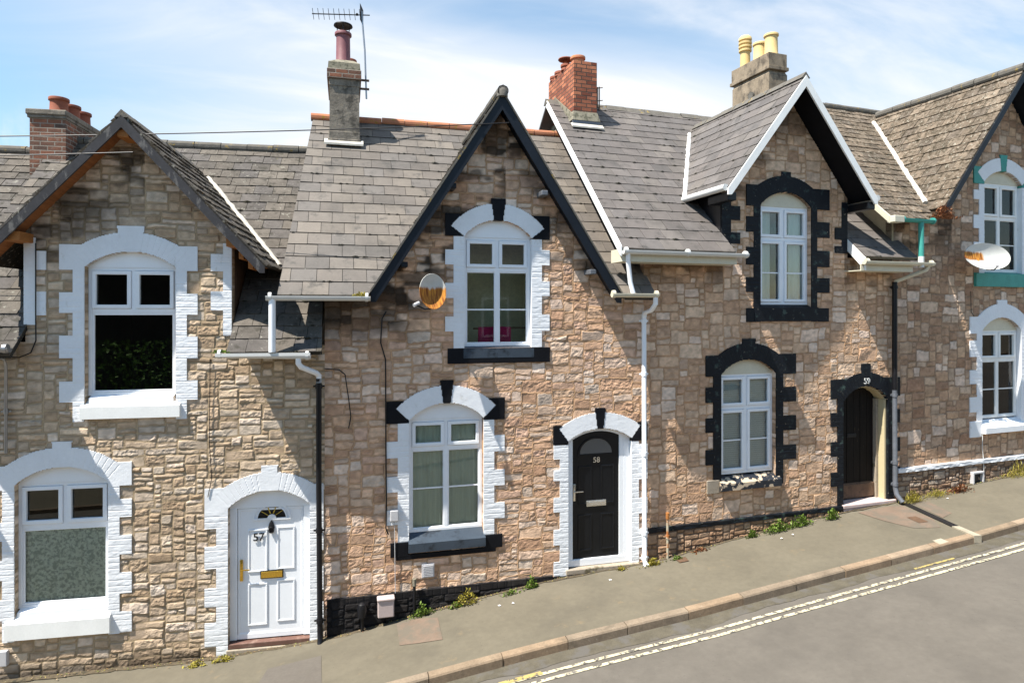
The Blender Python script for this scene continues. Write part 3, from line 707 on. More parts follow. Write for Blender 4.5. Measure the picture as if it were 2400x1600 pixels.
GP = [(-60, -2.4), (-12, -1.05), (-4.4, -.82), (-2.0, -.80), (-.3, -.66), (.33, -.57), (1.28, -.41), (2.28, -.26), (3.33, -.14), (4.66, -.06), (6, .10), (7, .22), (7.9, .32), (8.7, .38), (10, .45), (11, .51), (11.9, .6), (13.6, .70), (20, 1.2), (60, 4.2)]
GX = [p[0] for p in GP]; GZ = [p[1] for p in GP]
def gz(X):
    X = np.asarray(X, float); r = 0
    for d in (-.45, -.22, 0, .22, .45): r = r + np.interp(X + d, GX, GZ)
    return r / 5
KP = [(-60, -4.2), (-12, -1.30), (-4, -.90), (-2, -.79), (0, -.57), (1, -.425), (2, -.295), (4, -.085), (6, .093), (8, .257), (10, .420), (12, .585), (14, .75), (20, 1.26), (60, 4.4)]
KX = [p[0] for p in KP]; KZ = [p[1] for p in KP]
def gk(X):
    X = np.asarray(X, float); r = 0
    for d in (-1.2, -.8, -.4, 0, .4, .8, 1.2): r = r + np.interp(X + d, KX, KZ)
    return r / 7
def fy(X):
    X = np.asarray(X, float)
    return np.where(X < -.3, -(X + .3) * math.tan(R(4.0)), np.where(X < 4.66, 0, np.where(X < 9.87, (X - 4.66) * math.tan(R(3.5)), 5.21 * math.tan(R(3.5)) + (X - 9.87) * math.tan(R(5.0)))))

def party_walls(root, xa, xb, ze, zr, ba, mat='render_tan', yr=3.4, ye=-.4):
    k = (zr - ze) / (yr - ye)
    for x, nm in ((xa, 'side_wall'), (xb, 'side_wall')):
        MB().prismx([(.13, ba), (.13, ze + k * .5 - .10), (yr, zr - .10), (yr * 2 + .3, ze + .1), (yr * 2 + .3, ba)], x, x + .1).build(nm, mat, root)
    MB().box(xa, xb + .1, yr * 2 + .25, yr * 2 + .35, ba, ze + .1).build('rear_wall', mat, root)

# ================================================================== HOUSE 57
h57 = house('terraced_house', O57, R(A57), 'stone terraced house with white front door numbered 57 and all-white window surrounds')
ze, zr = 3.45, 7.08
C57 = [(.102, .088, .074), (.085, .075, .065), (.115, .10, .084), (.095, .085, .078)]
k57 = main_roof(h57, ze, zr, -5.0, -5.0, 0.0, -.32, (-2.5, 6.58, 1.10, -3.78, -1.22), C57, 'slate_old', 57, w=.31, e=.25, T=.013, tilt=.006, jit=.008)
gable_roof(h57, -2.5, 6.58, 1.10, 1.78, -.38, k57, ze, C57, 'slate_mossy', 571, w=.28, e=.19, T=.020, tilt=.012, jit=.012)
barge(h57, -2.5, 6.57, 1.10, 1.76, -.37, .105, .03, 'weathered_barge', drop=.03)
ridge_tiles(h57, (-5.0, 3.4, zr + .01), (-.35, 3.4, zr + .01), 'ridge_grey', .09, seed=4)
ridge_tiles(h57, (-2.5, -.40, 6.58), (-2.5, 2.6, 6.58), 'ridge_grey', .075, seed=5, ang=True)
mortar_strip(h57, (-.76, (4.68 - ze) / k57 - .4, 4.70), (-2.25, (6.32 - ze) / k57 - .4, 6.36), .085)
mortar_strip(h57, (-4.24, (4.68 - ze) / k57 - .4, 4.70), (-2.7, (6.32 - ze) / k57 - .4, 6.36), .085)
# surrounds
s57u, w57u, o57u = surround(h57, -3.09, -1.96, 2.74, 4.60, .21, -3.40, -1.68, [(3.98, 4.26), (3.38, 3.68), (2.80, 3.07)], [(3.95, 4.24), (3.36, 3.66), (2.80, 3.06)],
    (4.56, 4.89), .26, (5.16, .17, .13), 'white_masonry_paint', name='upper_window_surround', seed=11, zbase=2.53, narrow=.14)
s57l, w57l, o57l = surround(h57, -3.93, -2.80, -.04, 1.72, .22, -4.22, -2.51, [(1.0, 1.24), (.48, .74), (-.04, .22)], [(1.24, 1.48), (.73, .98), (.21, .48), (-.31, -.04)],
    (1.66, 1.97), .26, (2.28, .12, .10), 'white_masonry_paint', name='lower_window_surround', seed=12, zbase=-.33, narrow=.14)
s57d, w57d, o57d = surround(h57, -1.29, -.20, -1.2, 1.28, .22, -1.60, -.01, [(1.00, 1.30), (.45, .75), (-.07, .18), (-.62, -.30)], [(.62, 1.28), (.05, .38), (-.45, -.12), (-1.1, -.75)],
    (1.24, 1.56), .25, (1.85, .11, .09), 'white_masonry_paint', name='door_surround', seed=13, zbase=-.85, narrow=.16)
# painted corner quoins of the dormer bay
def quoin_strip(root, x0, x1, xw, z0, z1, wides, mat, seed, name='corner_quoins'):
    def mk(X, Z):
        m = (X > min(x0, x1)) & (X < max(x0, x1)) & (Z > z0) & (Z < z1)
        for a, b in wides: m |= (X > min(x0, xw, x1)) & (X < max(x1, xw, x0)) & (Z > a) & (Z < b)
        return m
    hg = lambda X, Z: -.003 * sstep(.40, .48, np.abs((Z / .078) % 1 - .5)) + (fbm(X * 16, Z * 30, seed, 3) - .5) * .0045
    heightfield(name, min(x0, x1, xw) - .02, max(x0, x1, xw) + .02, z0 - .02, z1 + .02, mk, hg, None, mat, root, ybase=-.020, back=.08); return mk
q57a = quoin_strip(h57, -3.82, -3.68, -3.55, 3.82, 4.98, [(4.55, 4.80), (3.95, 4.26)], 'white_masonry_paint', 3)
q57b = quoin_strip(h57, -1.36, -1.24, -1.52, 3.66, 4.95, [(4.55, 4.80), (4.02, 4.28)], 'white_masonry_paint', 4)
P57 = [(.44, .36, .28), (.38, .31, .24), (.50, .43, .35), (.46, .42, .37), (.34, .27, .20), (.42, .38, .34)]
def st57(X, Z):
    d = (6.55 - 1.1 * np.abs(X + 2.5)) - Z                                   # soot hugging the left verge of the gable
    a = sstep(1.5, .5, d) * (X < -2.35) * (Z > 4.4) * sstep(.36, .56, fbm(X * 3, Z * 6, 5)) * .85
    b = sstep(.45, .0, d) * (X >= -2.35) * (Z > 4.6) * sstep(.45, .6, fbm(X * 4, Z * 6, 6)) * .6
    c = sstep(-.55, -.78, Z) * (X < -1.6) * .85
    return np.maximum(np.maximum(a, b), c)
flat57 = lambda X, Z: w57u(X, Z) | w57l(X, Z) | w57d(X, Z) | q57a(X, Z) | q57b(X, Z)
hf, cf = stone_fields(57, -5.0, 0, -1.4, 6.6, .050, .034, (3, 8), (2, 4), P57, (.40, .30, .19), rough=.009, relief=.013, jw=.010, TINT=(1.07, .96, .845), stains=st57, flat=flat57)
out57 = [(-5.0, -1.4), (0, -1.4), (0, 3.52), (-1.24, 3.52), (-1.24, 5.12), (-2.5, 6.50), (-3.80, 5.08), (-3.80, 3.60), (-5.0, 3.60)]
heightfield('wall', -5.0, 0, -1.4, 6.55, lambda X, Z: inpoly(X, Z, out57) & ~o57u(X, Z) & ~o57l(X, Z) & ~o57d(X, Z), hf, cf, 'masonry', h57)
for x in (-1.26, -3.80): MB().prismx([(.0, 3.5), (.0, 5.06), (1.3, 5.06), (1.3, 4.9)], x - (.0 if x < -2 else .02), x + .02).build('dormer_cheek', 'brown_wood', h57)
party_walls(h57, -4.99, -.12, ze, zr, -1.4)
# bay windows, sills
w = window(h57, -3.09, -1.96, 2.86, 4.60, .21, 'one', 4.01, inside='dark')
sill_block(w, -3.05, -2.0, 2.74, 2.85, .0, 'upvc_white', .01, 'inner_sill'); sill_block(s57u, -3.13, -1.90, 2.57, 2.79, .07, 'white_wood_paint', .06)
w = window(h57, -3.93, -2.80, .06, 1.72, .22, 'one', 1.14, inside='lace')
sill_block(w, -3.90, -2.83, -.04, .05, .0, 'upvc_white', .01, 'inner_sill'); sill_block(s57l, -4.02, -2.77, -.29, .02, .07, 'white_wood_paint', .10)
# door 57
def door_frame(root, x0, x1, zb, zs, rise, zt, w, mat, y=.07, arch_board=True, name='door_frame'):
    mb = MB(); mb.box(x0, x0 + w, y, y + .07, zb, zt, bev=.005); mb.box(x1 - w, x1, y, y + .07, zb, zt, bev=.005)
    if arch_board:
        xc, zc, Rr, th = arch_geom(x0, x1, zs, rise)
        mb.prism([(xc + Rr * math.sin(th * q / 8.), zc + Rr * math.cos(th * q / 8.) + .02) for q in range(8, -9, -1)] + [(x0, zt - .001), (x1, zt - .001)], y + .005, y + .07)
    return mb.build(name, mat, root)
def panels(mb, rects, y, d=.012, w=.022):
    for (a, b, c, e_) in rects:
        mb.box(a, b, y - d * .3, y + .01, c, e_, bev=.003)
        for q in ((a, b, e_ - w, e_), (a, b, c, c + w), (a, a + w, c + w, e_ - w), (b - w, b, c + w, e_ - w)): mb.box(q[0], q[1], y - d, y + .01, q[2], q[3], bev=.005)
df = door_frame(h57, -1.29, -.20, -.60, 1.28, .22, 1.24, .10, 'upvc_white', y=.06)
mb = MB(); mb.box(-1.185, -.305, .085, .125, -.56, 1.235); mb.box(-1.19, -.30, .075, .13, -.60, -.53, bev=.004)
frame_rect(mb, -1.185, -.305, -.55, 1.23, .035, .078, .10)
panels(mb, [(-1.05, -.79, .33, .93), (-.66, -.42, .35, .95), (-1.05, -.79, -.42, .17), (-.66, -.42, -.39, .20)], .085)
for r0, r1 in ((.235, .255), (.19, .205)):
    q = [(-.73 + r1 * math.cos(R(a)), 1.08 + r1 * math.sin(R(a)) * .92) for a in range(0, 181, 12)] + [(-.73 + r0 * math.cos(R(a)), 1.08 + r0 * math.sin(R(a)) * .92) for a in range(180, -1, -12)]
    mb.prism(q, .068, .086)
mb.box(-.985, -.475, .069, .086, 1.055, 1.08)
d57 = mb.build('door', 'upvc_white', h57)
fan = MB(); fan.prism([(-.73 + .19 * math.cos(R(a)), 1.085 + .175 * math.sin(R(a))) for a in range(0, 181, 12)], .079, .0835); fan.build('fanlight', 'black_gloss', d57)
sbm = MB()
for a in (36, 72, 108, 144): sbm.slab([(-.73 + .06 * math.cos(R(a)) - .008, .074, 1.085 + .06 * math.sin(R(a))), (-.73 + .06 * math.cos(R(a)) + .008, .074, 1.085 + .06 * math.sin(R(a))), (-.73 + .18 * math.cos(R(a)) + .008, .074, 1.085 + .165 * math.sin(R(a))), (-.73 + .18 * math.cos(R(a)) - .008, .074, 1.085 + .165 * math.sin(R(a)))], (0, .004, 0))
sbm.build('fanlight_bars', 'gold_paint', d57)
MB().prism([(-.73 + .06 * math.cos(R(a)), 1.08 + .055 * math.sin(R(a))) for a in range(0, 181, 20)], .066, .085).build('fanlight_hub', 'upvc_white', d57)
kn = MB(); kn.lathe([(0, 0), (.022, .0), (.03, .03), (.045, .08), (.03, .14), (.012, .17), (0, .19)], -.735, .06, 12); kn.v = [(x, (y - .06) * .35 + .07, z + .87) for x, y, z in kn.v]
kn.tube([(-.735 + .035 * math.cos(R(a)), .052, .915 + .04 * math.sin(R(a))) for a in range(0, 361, 30)], .006, 6); kn.build('door_knocker', 'metal_dark', d57)
text(d57, '57', -.905, .066, .82, .155, 'black_gloss')
hb = MB(); hb.box(-1.155, -1.115, .062, .078, .22, .52, bev=.006); hb.tube([(-1.135, .065, .385), (-1.135, .03, .385), (-1.02, .028, .385)], .009, 8); hb.build('door_handle', 'brass', d57)
lb = MB(); lb.box(-.885, -.575, .070, .088, .23, .345, bev=.004); lb.build('letter_plate_surround', 'black_gloss', d57); MB().box(-.873, -.587, .060, .074, .243, .332, bev=.004).build('letter_plate', 'brass', d57)
st = MB(); st.box(-1.30, -.20, -.02, .10, -.68, -.615, bev=.008); st.build('doorstep', 'step_tile', h57)
MB().box(-1.31, -.19, -.045, .10, -1.1, -.685, bev=.01).build('step_riser', 'step_stone', h57)
# gutters and pipes of 57
gutter(h57, -1.34, -.14, -.43, 3.44, 'dish_white', .055, slope=-.03)
pipe(h57, [(-.30, -.43, 3.42), (-.30, -.43, 3.30), (-.27, -.40, 3.25), (-.10, -.14, 3.14), (-.07, -.10, 3.10), (-.07, -.10, 3.0)], .038, 'upvc_white', 'swan_neck')
pipe(h57, [(-.07, -.10, 3.06), (-.07, -.10, 1.5), (-.055, -.10, -.5), (-.05, -.12, -.60), (-.05, -.16, -.66)], .038, 'black_plastic', collars=(2.95, .92, -.35))
gutter(h57, -5.0, -3.76, -.43, 3.54, 'metal_grey', .055)
pipe(h57, [(-4.0, -.40, 3.50), (-4.0, -.10, 3.38), (-4.0, -.06, 3.3), (-4.0, -.06, 2.16)], .018, 'metal_grey', 'thin_downpipe', collars=(2.7,))
pipe(h57, [(-3.66, -.045, 4.9), (-3.66, -.045, 3.9), (-3.66, -.04, 3.62), (-3.72, -.04, 3.46), (-3.85, -.05, 3.40), (-4.1, -.06, 3.42)], .008, 'black_plastic', 'wall_cable')
pipe(h57, [(-1.52, -.03, 3.35), (-1.53, -.03, 2.2), (-1.50, -.03, 1.7), (-1.55, -.03, 1.45)], .005, 'black_plastic', 'wall_cable')
# timber plate ends under the gable
for (a, b, c) in ((-3.78, 4.96, .12), (-1.22, 4.93, .09)): MB().box(a - .14 if a < -2 else a - .02, a + .08 if a < -2 else a + .12, -.34, .10, b - .06, b + .06, bev=.008).build('wall_plate_end', 'orange_timber', h57)
MB().box(-2.57, -2.43, -.35, .10, 6.27, 6.37, bev=.008).build('ridge_beam_end', 'orange_timber', h57)
for a in (-1.08, -.96): MB().box(a - .03, a + .03, -.2, .5, 4.72 - (a + 1.08) * 1.1, 4.84 - (a + 1.08) * 1.1).build('rafter_end', 'orange_timber', h57)
MB().box(-4.09, -3.99, -.06, .02, -.62, -.42, bev=.01).build('vent_cover', 'grey_plastic', h57)
# chimney 57 (party wall on the left)
mb = MB(); mb.box(-5.20, -4.64, 2.9, 4.25, 6.2, 7.36); ch = mb.build('chimney', 'brick_old', h57)
mb = MB(); mb.box(-5.25, -4.61, 2.85, 4.30, 7.39, 7.49, bev=.02); mb.box(-5.23, -4.62, 2.87, 4.29, 7.34, 7.39, bev=.01); mb.build('chimney_cap', 'render_grey', ch)
for y in (3.15, 3.58, 4.0): pot(ch, -4.86, y, 7.48, .29, .145, 'terracotta', 1.1)

# ================================================================== HOUSE 58
h58 = house('terraced_house', O58, 0, 'stone terraced house with black front door numbered 58 and black keystones on white arches')
ze, zr = 4.22, 7.73
C58 = [(.122, .105, .09), (.108, .094, .082), (.135, .117, .10), (.112, .10, .09), (.142, .122, .102)]
G58 = (2.53, 7.24, 1.555, 1.90)
k58 = main_roof(h58, ze, zr, -.60, -.32, 5.0, 5.0, (G58[0], G58[1], G58[2], None, None), C58, 'slate', 58, w=.34, e=.285, T=.012)
gable_roof(h58, *G58, -.30, k58, ze, C58, 'slate', 581, e=.27, soffit='barge_black')
barge(h58, G58[0], G58[1] - .02, G58[2], G58[3], -.29, .13, .03, 'barge_black')
barge(h58, G58[0], G58[1] + .03, G58[2], G58[3] + .02, -.315, .022, .022, 'ridge_grey', name='verge_mortar')
ridge_tiles(h58, (-.36, 3.4, zr + .01), (5.0, 3.4, zr + .01), 'terracotta_bright', .085, seed=8)
ridge_tiles(h58, (2.53, -.36, 7.25), (2.53, 2.7, 7.25), 'ridge_grey', .085, seed=9)
MB().lathe([(0, 7.16), (.085, 7.17), (.085, 7.26), (.05, 7.31), (0, 7.325)], 2.53, -.30, 10).build('ridge_end_cap', 'ridge_grey', h58)
for (a, b) in ((1.80, 5.84), (3.20, 5.80), (1.10, 4.68), (3.98, 4.62)):
    s_ = 1 if a < 2.5 else -1
    mb = MB(); mb.box(a - .05, a + .05, -.28, .08, b - .045, b + .03, bev=.01); mb.build('purlin_end', 'barge_black' if a < 3 else 'lead', h58)
s58u, w58u, o58u = surround(h58, 2.01, 3.07, 3.45, 5.13, .26, 1.72, 3.36, [(4.70, 4.93), (4.20, 4.43), (3.70, 3.93)], [(4.72, 4.95), (4.24, 4.46), (3.70, 3.95)],
    (5.13, 5.47), .25, (5.72, .12, .07), 'white_masonry_paint', 'black_masonry_paint', name='upper_window_surround', seed=21, voussoir=False, blkR=(5.11, 5.48))
s58l, w58l, o58l = surround(h58, 1.19, 2.31, .62, 2.40, .24, .86, 2.64, [(1.86, 2.10), (1.36, 1.59), (.88, 1.10)], [(1.88, 2.12), (1.36, 1.60), (.86, 1.10)],
    (2.36, 2.69), .26, (2.98, .10, .055), 'white_masonry_paint', 'black_masonry_paint', name='lower_window_surround', seed=22, voussoir=False)
s58d, w58d, o58d = surround(h58, 3.66, 4.74, -.04, 1.97, .18, 3.42, 5.02, [(1.70, 1.92), (1.36, 1.53), (.87, 1.10), (.36, .60), (-.12, .10)], [(1.30, 1.86), (.75, 1.0), (.2, .5)],
    (1.92, 2.22), .25, (2.47, .09, .05), 'white_masonry_paint', 'black_masonry_paint', name='door_surround', seed=23, voussoir=False, narrow=.13, zbase=-.13)
P58 = [(.50, .37, .28), (.44, .31, .23), (.54, .42, .33), (.50, .43, .38), (.38, .26, .19), (.47, .35, .29), (.52, .47, .43)]
def st58(X, Z):
    d = (7.1 - 1.555 * np.abs(X - 2.53)) - Z
    n = fbm(X * 3.3, Z * 5, 15); n2 = fbm(X * 2, Z * 1.2, 17)
    a = sstep(1.9, .8, d) * (X < 2.65) * sstep(.36, .54, n) * sstep(3.5, 4.2, Z)
    b = sstep(.8, .2, d) * (X >= 2.5) * sstep(.42, .58, n) * .7 * (Z > 4.6)
    c = sstep(1.6, .9, X) * sstep(3.3, 3.95, Z) * sstep(.38, .52, n2 * .5 + n * .5)
    e = sstep(6.1, 6.5, Z) * sstep(.35, .55, n)
    return np.clip(np.maximum.reduce([a, b, c, e]) * 1.0, 0, .97)
flat58 = lambda X, Z: w58u(X, Z) | w58l(X, Z) | w58d(X, Z)
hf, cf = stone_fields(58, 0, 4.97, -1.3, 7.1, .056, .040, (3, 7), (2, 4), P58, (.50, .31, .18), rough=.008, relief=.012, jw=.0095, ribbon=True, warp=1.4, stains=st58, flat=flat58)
out58 = [(0, -1.3), (4.97, -1.3), (4.97, 4.18), (4.40, 4.22), (2.53, 7.08), (.66, 4.22), (0, 4.22)]
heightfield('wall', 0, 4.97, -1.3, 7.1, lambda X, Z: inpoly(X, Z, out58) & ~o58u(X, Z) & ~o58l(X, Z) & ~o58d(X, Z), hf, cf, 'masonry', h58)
party_walls(h58, .02, 4.85, ze, zr, -1.3)
# black painted plinth
hfp, cfp = stone_fields(581, 0, 3.7, -1.0, 0, .045, .040, (3, 7), (2, 3), [(.014, .015, .018), (.022, .022, .025), (.03, .03, .032)], (.012, .012, .014), rough=.010, relief=.018, BR=1.0, LT=0, jw=.007)
def hpl(X, Z): return np.where(Z > -.19, .012 - .004 * sstep(.42, .48, np.abs((X / .11) % 1 - .5)), hfp(X, Z))
heightfield('plinth', 0.03, 3.40, -.95, -.10, lambda X, Z: Z > -2, hpl, cfp, 'masonry', h58, ybase=-.035)
heightfield('door_plinth', 3.40, 3.66, -.5, -.125, lambda X, Z: Z > -2, lambda X, Z: X * 0 + .0, cfp, 'masonry', h58, ybase=-.035)
w = window(h58, 2.01, 3.07, 3.47, 5.13, .26, 'fixed', 4.64, 4.03, inside='olive')
mb = MB(); mb.prismx([(.08, 3.47), (-.03, 3.44), (-.03, 3.30), (.02, 3.28), (.08, 3.28)], 2.0, 3.10); mb.build('sill', 'bluegrey_sill', w)
MB().box(1.76, 3.36, -.028, .10, 3.22, 3.448, bev=.006).build('sill_band', 'black_masonry_paint', s58u)
w = window(h58, 1.19, 2.31, .72, 2.40, .24, 'fixed', 1.96, 1.36, inside='curtain')
mb = MB(); mb.prismx([(.08, .725), (-.07, .60), (-.07, .47), (.08, .44)], 1.18, 2.33); mb.build('sill', 'bluegrey_sill', w)
mb = MB(); mb.box(.92, 1.18, -.028, .1, .41, .62, bev=.006); mb.box(2.33, 2.60, -.028, .1, .42, .62, bev=.006); mb.box(1.0, 2.5, -.026, .1, .36, .44, bev=.01); mb.build('sill_blocks', 'black_masonry_paint', s58l)
# pink towel over a chair back seen through the upper window
tw = empty('towel', toworld(O58, 0, 2.55, .30, 3.62), 0, 'pink towel hung behind the upper window of number 58', 'towel')
mb = MB(); n_ = 14
for dy, s0 in ((-.02, 1), (.02, -1)):
    vs = [(-.26 + .52 * i / n_, dy + .008 * math.sin(i * 1.7) * s0, z) for z in (-.28, -.1, .12) for i in range(n_ + 1)]
    mb.add(vs, [(r_ * (n_ + 1) + i, r_ * (n_ + 1) + i + 1, (r_ + 1) * (n_ + 1) + i + 1, (r_ + 1) * (n_ + 1) + i) for r_ in range(2) for i in range(n_)], sm=True)
mb.tube([(-.26, 0, .12), (.26, 0, .12)], .024, 10); mb.build('cloth', 'pink_cloth', tw); MB().tube([(-.34, 0, .115), (.60, 0, .125)], .016, 8).build('rail', 'brown_wood', tw)
# door 58
df = door_frame(h58, 3.66, 4.74, .0, 1.97, .18, 2.0, .105, 'upvc_white', y=.06, arch_board=False)
xc, zc, Rr, th = arch_geom(3.66, 4.74, 1.97, .18)
mb = MB(); mb.box(3.66, 4.74, .05, .13, -.03, .075, bev=.006); mb.box(4.56, 4.635, .062, .128, .07, 2.05)
mb.prism([(xc + (Rr + .02) * math.sin(th * q / 8.), zc + (Rr + .02) * math.cos(th * q / 8.)) for q in range(8, -9, -1)] + [(3.66, 1.965), (3.67, 1.93), (3.76, 1.99)] + [(xc + (Rr - .055) * math.sin(th * q / 8.), zc + (Rr - .055) * math.cos(th * q / 8.)) for q in range(-7, 8)] + [(4.64, 1.99), (4.74, 1.93)], .058, .132)
mb.build('door_threshold', 'upvc_white', h58)
mb = MB(); mb.prism([(3.765, .075), (4.565, .075), (4.565, 2.02), (4.40, 2.085), (4.17, 2.105), (3.93, 2.07), (3.765, 2.0)], .085, .125)
panels(mb, [(3.86, 4.09, .93, 1.54), (4.24, 4.47, .93, 1.54), (3.86, 4.09, .20, .77), (4.24, 4.47, .20, .77)], .085)
q = [(4.165 + .31 * math.cos(R(a)), 1.72 + .28 * math.sin(R(a))) for a in range(0, 181, 12)] + [(4.165 + .285 * math.cos(R(a)), 1.72 + .255 * math.sin(R(a))) for a in range(180, -1, -12)]
mb.prism(q, .072, .088); mb.box(3.855, 4.475, .073, .088, 1.70, 1.73); d58 = mb.build('door', 'black_gloss', h58)
MB().prism([(4.165 + .275 * math.cos(R(a)), 1.735 + .24 * math.sin(R(a))) for a in range(0, 181, 12)], .079, .0835).build('fanlight', 'smoked_glass', d58)
text(d58, '58', 4.17, .072, 1.63, .12, 'chrome')
hb = MB(); hb.box(3.775, 3.81, .060, .078, 1.0, 1.27, bev=.006); hb.tube([(3.79, .065, 1.15), (3.79, .03, 1.15), (3.93, .028, 1.15)], .009, 8); hb.build('door_handle', 'chrome', d58)
MB().box(4.0, 4.335, .068, .084, .895, .99, bev=.006).box(4.02, 4.315, .062, .07, .915, .97, bev=.003).build('letter_plate', 'chrome', d58)
mb = MB(); mb.box(3.62, 4.86, -.06, .12, -.11, -.035, bev=.01); mb.box(3.63, 4.84, -.05, .10, -.4, -.11, bev=.01); mb.build('doorstep', 'step_stone', h58)
# gutters and pipes
gutter(h58, -.74, .62, -.43, 4.20, 'dish_white', .055)
pipe(h58, [(-.66, -.43, 4.18), (-.66, -.43, 3.46)], .045, 'upvc_white', 'gutter_drop_pipe')
gutter(h58, 4.22, 4.99, -.43, 4.27, 'cream_paint', .055)
pipe(h58, [(4.95, -.43, 4.25), (4.95, -.43, 4.12), (4.93, -.33, 4.02), (4.92, -.12, 3.98), (4.92, -.09, 3.9)], .038, 'upvc_white', 'swan_neck')
pipe(h58, [(4.92, -.09, 3.95), (4.93, -.09, .02), (4.93, -.12, -.02), (4.93, -.17, -.06)], .038, 'upvc_white', collars=(3.85, 3.0, 1.72, .45, .05))
MB().tube([(4.93, -.14, -.03), (4.93, -.19, -.055)], .05, 14).tube([(4.93, -.185, -.052), (4.93, -.192, -.056)], .036, 14).build('pipe_shoe', 'upvc_white', h58)
pipe(h58, [(.86, -.02, 4.0), (.80, -.035, 3.9), (.78, -.035, 3.55), (.85, -.035, 3.3), (.855, -.035, 2.0), (.862, -.035, 1.2), (.855, -.035, .85), (.89, -.03, .76)], .010, 'black_plastic', 'wall_cable')
pipe(h58, [(.0, -.04, 3.19), (.20, -.04, 3.17), (.28, -.04, 3.10), (.33, -.04, 2.75), (.36, -.04, 2.5), (.33, -.04, 2.33)], .008, 'black_plastic', 'wall_cable')
pipe(h58, [(.975, -.05, .95), (.98, -.04, .8), (.99, -.035, -.1)], .005, 'grey_plastic', 'wall_cable')
MB().box(.915, 1.035, -.07, .0, .95, 1.11, bev=.012).build('cable_box', 'grey_plastic', h58)
mb = MB(); mb.box(1.375, 1.56, -.04, .0, .075, .275, bev=.006)
for i in range(7): mb.box(1.395, 1.54, -.048, -.035, .095 + i * .024, .108 + i * .024)
mb.build('air_vent', 'grey_plastic', h58)
mb = MB(); mb.box(.735, .965, -.16, .0, -.39, -.14, bev=.015); mb.box(.725, .975, -.175, .0, -.15, -.11, bev=.015); mb.build('gas_meter_box', 'pink_grey_plastic', h58)
mb = MB(); mb.tube([(.52, -.10, -.62), (.52, -.10, -.38), (.515, -.10, -.30), (.515, -.10, -.26)], [.022, .022, .05, .065], 12); mb.tube([(.515, -.10, -.36), (.515, -.10, -.24), (.515, -.10, -.18), (.515, -.10, -.155)], [.062, .068, .055, .02], 14); mb.build('vent_cowl', 'black_plastic', h58)
pipe(h58, [(1.26, -.09, -.46), (1.26, -.09, .02)], .022, 'black_plastic', 'soil_vent_pipe'); MB().tube([(1.26, -.09, .0), (1.26, -.09, .10)], .028, 12).build('vent_pipe_cap', 'cement', h58)
# chimney 58
mb = MB(); mb.prismx([(2.64, 7.0), (2.64, 8.22), (3.9, 8.22), (3.9, 6.6)], 0.0, .53)
for i, (z0, z1, g) in enumerate(((7.05, 7.16, .028), (7.16, 7.30, .014))): mb.box(-g, .53 + g, 2.64 - g, 3.9 + g, z0 - .02, z1, bev=.012)
mb.box(-.01, .54, 2.63, 3.92, 8.13, 8.26, bev=.01)
ch = mb.build('chimney', 'render_grey', h58)
MB().box(-.045, .565, 2.59, 3.95, 8.26, 8.43, bev=.008).build('brick_collar', 'brick_old', ch)
mb = MB(); a = (-.03, .55, 2.61, 3.93); mb.add([(a[0], a[2], 8.43), (a[1], a[2], 8.43), (a[1], a[3], 8.43), (a[0], a[3], 8.43), (a[0] + .01, a[2] + .01, 8.56), (a[1] - .01, a[2] + .01, 8.56), (a[1] - .01, a[3], 8.56), (a[0] + .01, a[3], 8.56), (.12, 2.8, 8.67), (.42, 2.8, 8.67), (.42, 3.8, 8.67), (.12, 3.8, 8.67)],
    [(0, 1, 5, 4), (1, 2, 6, 5), (2, 3, 7, 6), (3, 0, 4, 7), (4, 5, 9, 8), (5, 6, 10, 9), (6, 7, 11, 10), (7, 4, 8, 11), (8, 9, 10, 11)]); mb.build('chimney_cap', 'cement', ch)
MB().prismx([(2.55, 7.03), (2.66, 7.13), (2.66, 7.16), (2.55, 7.065)], -.09, .60).build('flashing', 'white_mortar', ch)
pot(ch, .24, 2.98, 8.64, .60, .135, 'plum_pot'); pot(ch, .36, 3.45, 8.62, .30, .12, 'terracotta')
mb = MB(); mb.lathe([(.175, 9.37), (.17, 9.39), (.10, 9.415), (0, 9.425), (0, 9.40), (.16, 9.365)], .24, 2.98, 24)
for a in (30, 150, 270): mb.tube([(.24 + .12 * math.cos(R(a)), 2.98 + .12 * math.sin(R(a)), 9.2), (.24 + .13 * math.cos(R(a)), 2.98 + .13 * math.sin(R(a)), 9.38)], .008, 6)
mb.build('chimney_cowl', 'metal_dark', ch)

# ================================================================== HOUSE 59
h59 = house('terraced_house', O59, R(A59), 'stone terraced house with old dark plank door and black painted brick window surrounds')
ze, zr = 4.97, 8.43
C59 = [(.118, .103, .095), (.11, .097, .09), (.127, .112, .101), (.114, .102, .096)]
G59 = (2.80, 7.98, 1.28, 1.55)
k59 = main_roof(h59, ze, zr, -.60, -.36, 5.42, 5.25, (G59[0], G59[1], G59[2], 1.47, 4.17), C59, 'slate', 59, w=.36, e=.275, T=.010)
gable_roof(h59, *G59, -.48, k59, ze, C59, 'slate', 591, w=.38, e=.235, T=.010, soffit='black_masonry_paint')
barge(h59, G59[0], G59[1] - .01, G59[2], G59[3], -.47, .115, .03, 'white_wood_paint')
ridge_tiles(h59, (-.40, 3.4, zr + .01), (5.2, 3.4, zr + .01), 'ridge_grey', .09, ang=True, seed=14)
ridge_tiles(h59, (2.80, -.49, 7.99), (2.80, 2.75, 7.99), 'ridge_grey', .08, ang=True, seed=15)
vfoot = ((6.0 - ze) / k59 - .4)
mortar_strip(h59, (1.24, vfoot, 6.03), (2.62, (7.76 - ze) / k59 - .4, 7.80), .08, 'white_wood_paint'); mortar_strip(h59, (4.36, vfoot, 6.03), (2.98, (7.76 - ze) / k59 - .4, 7.80), .08, 'white_wood_paint')
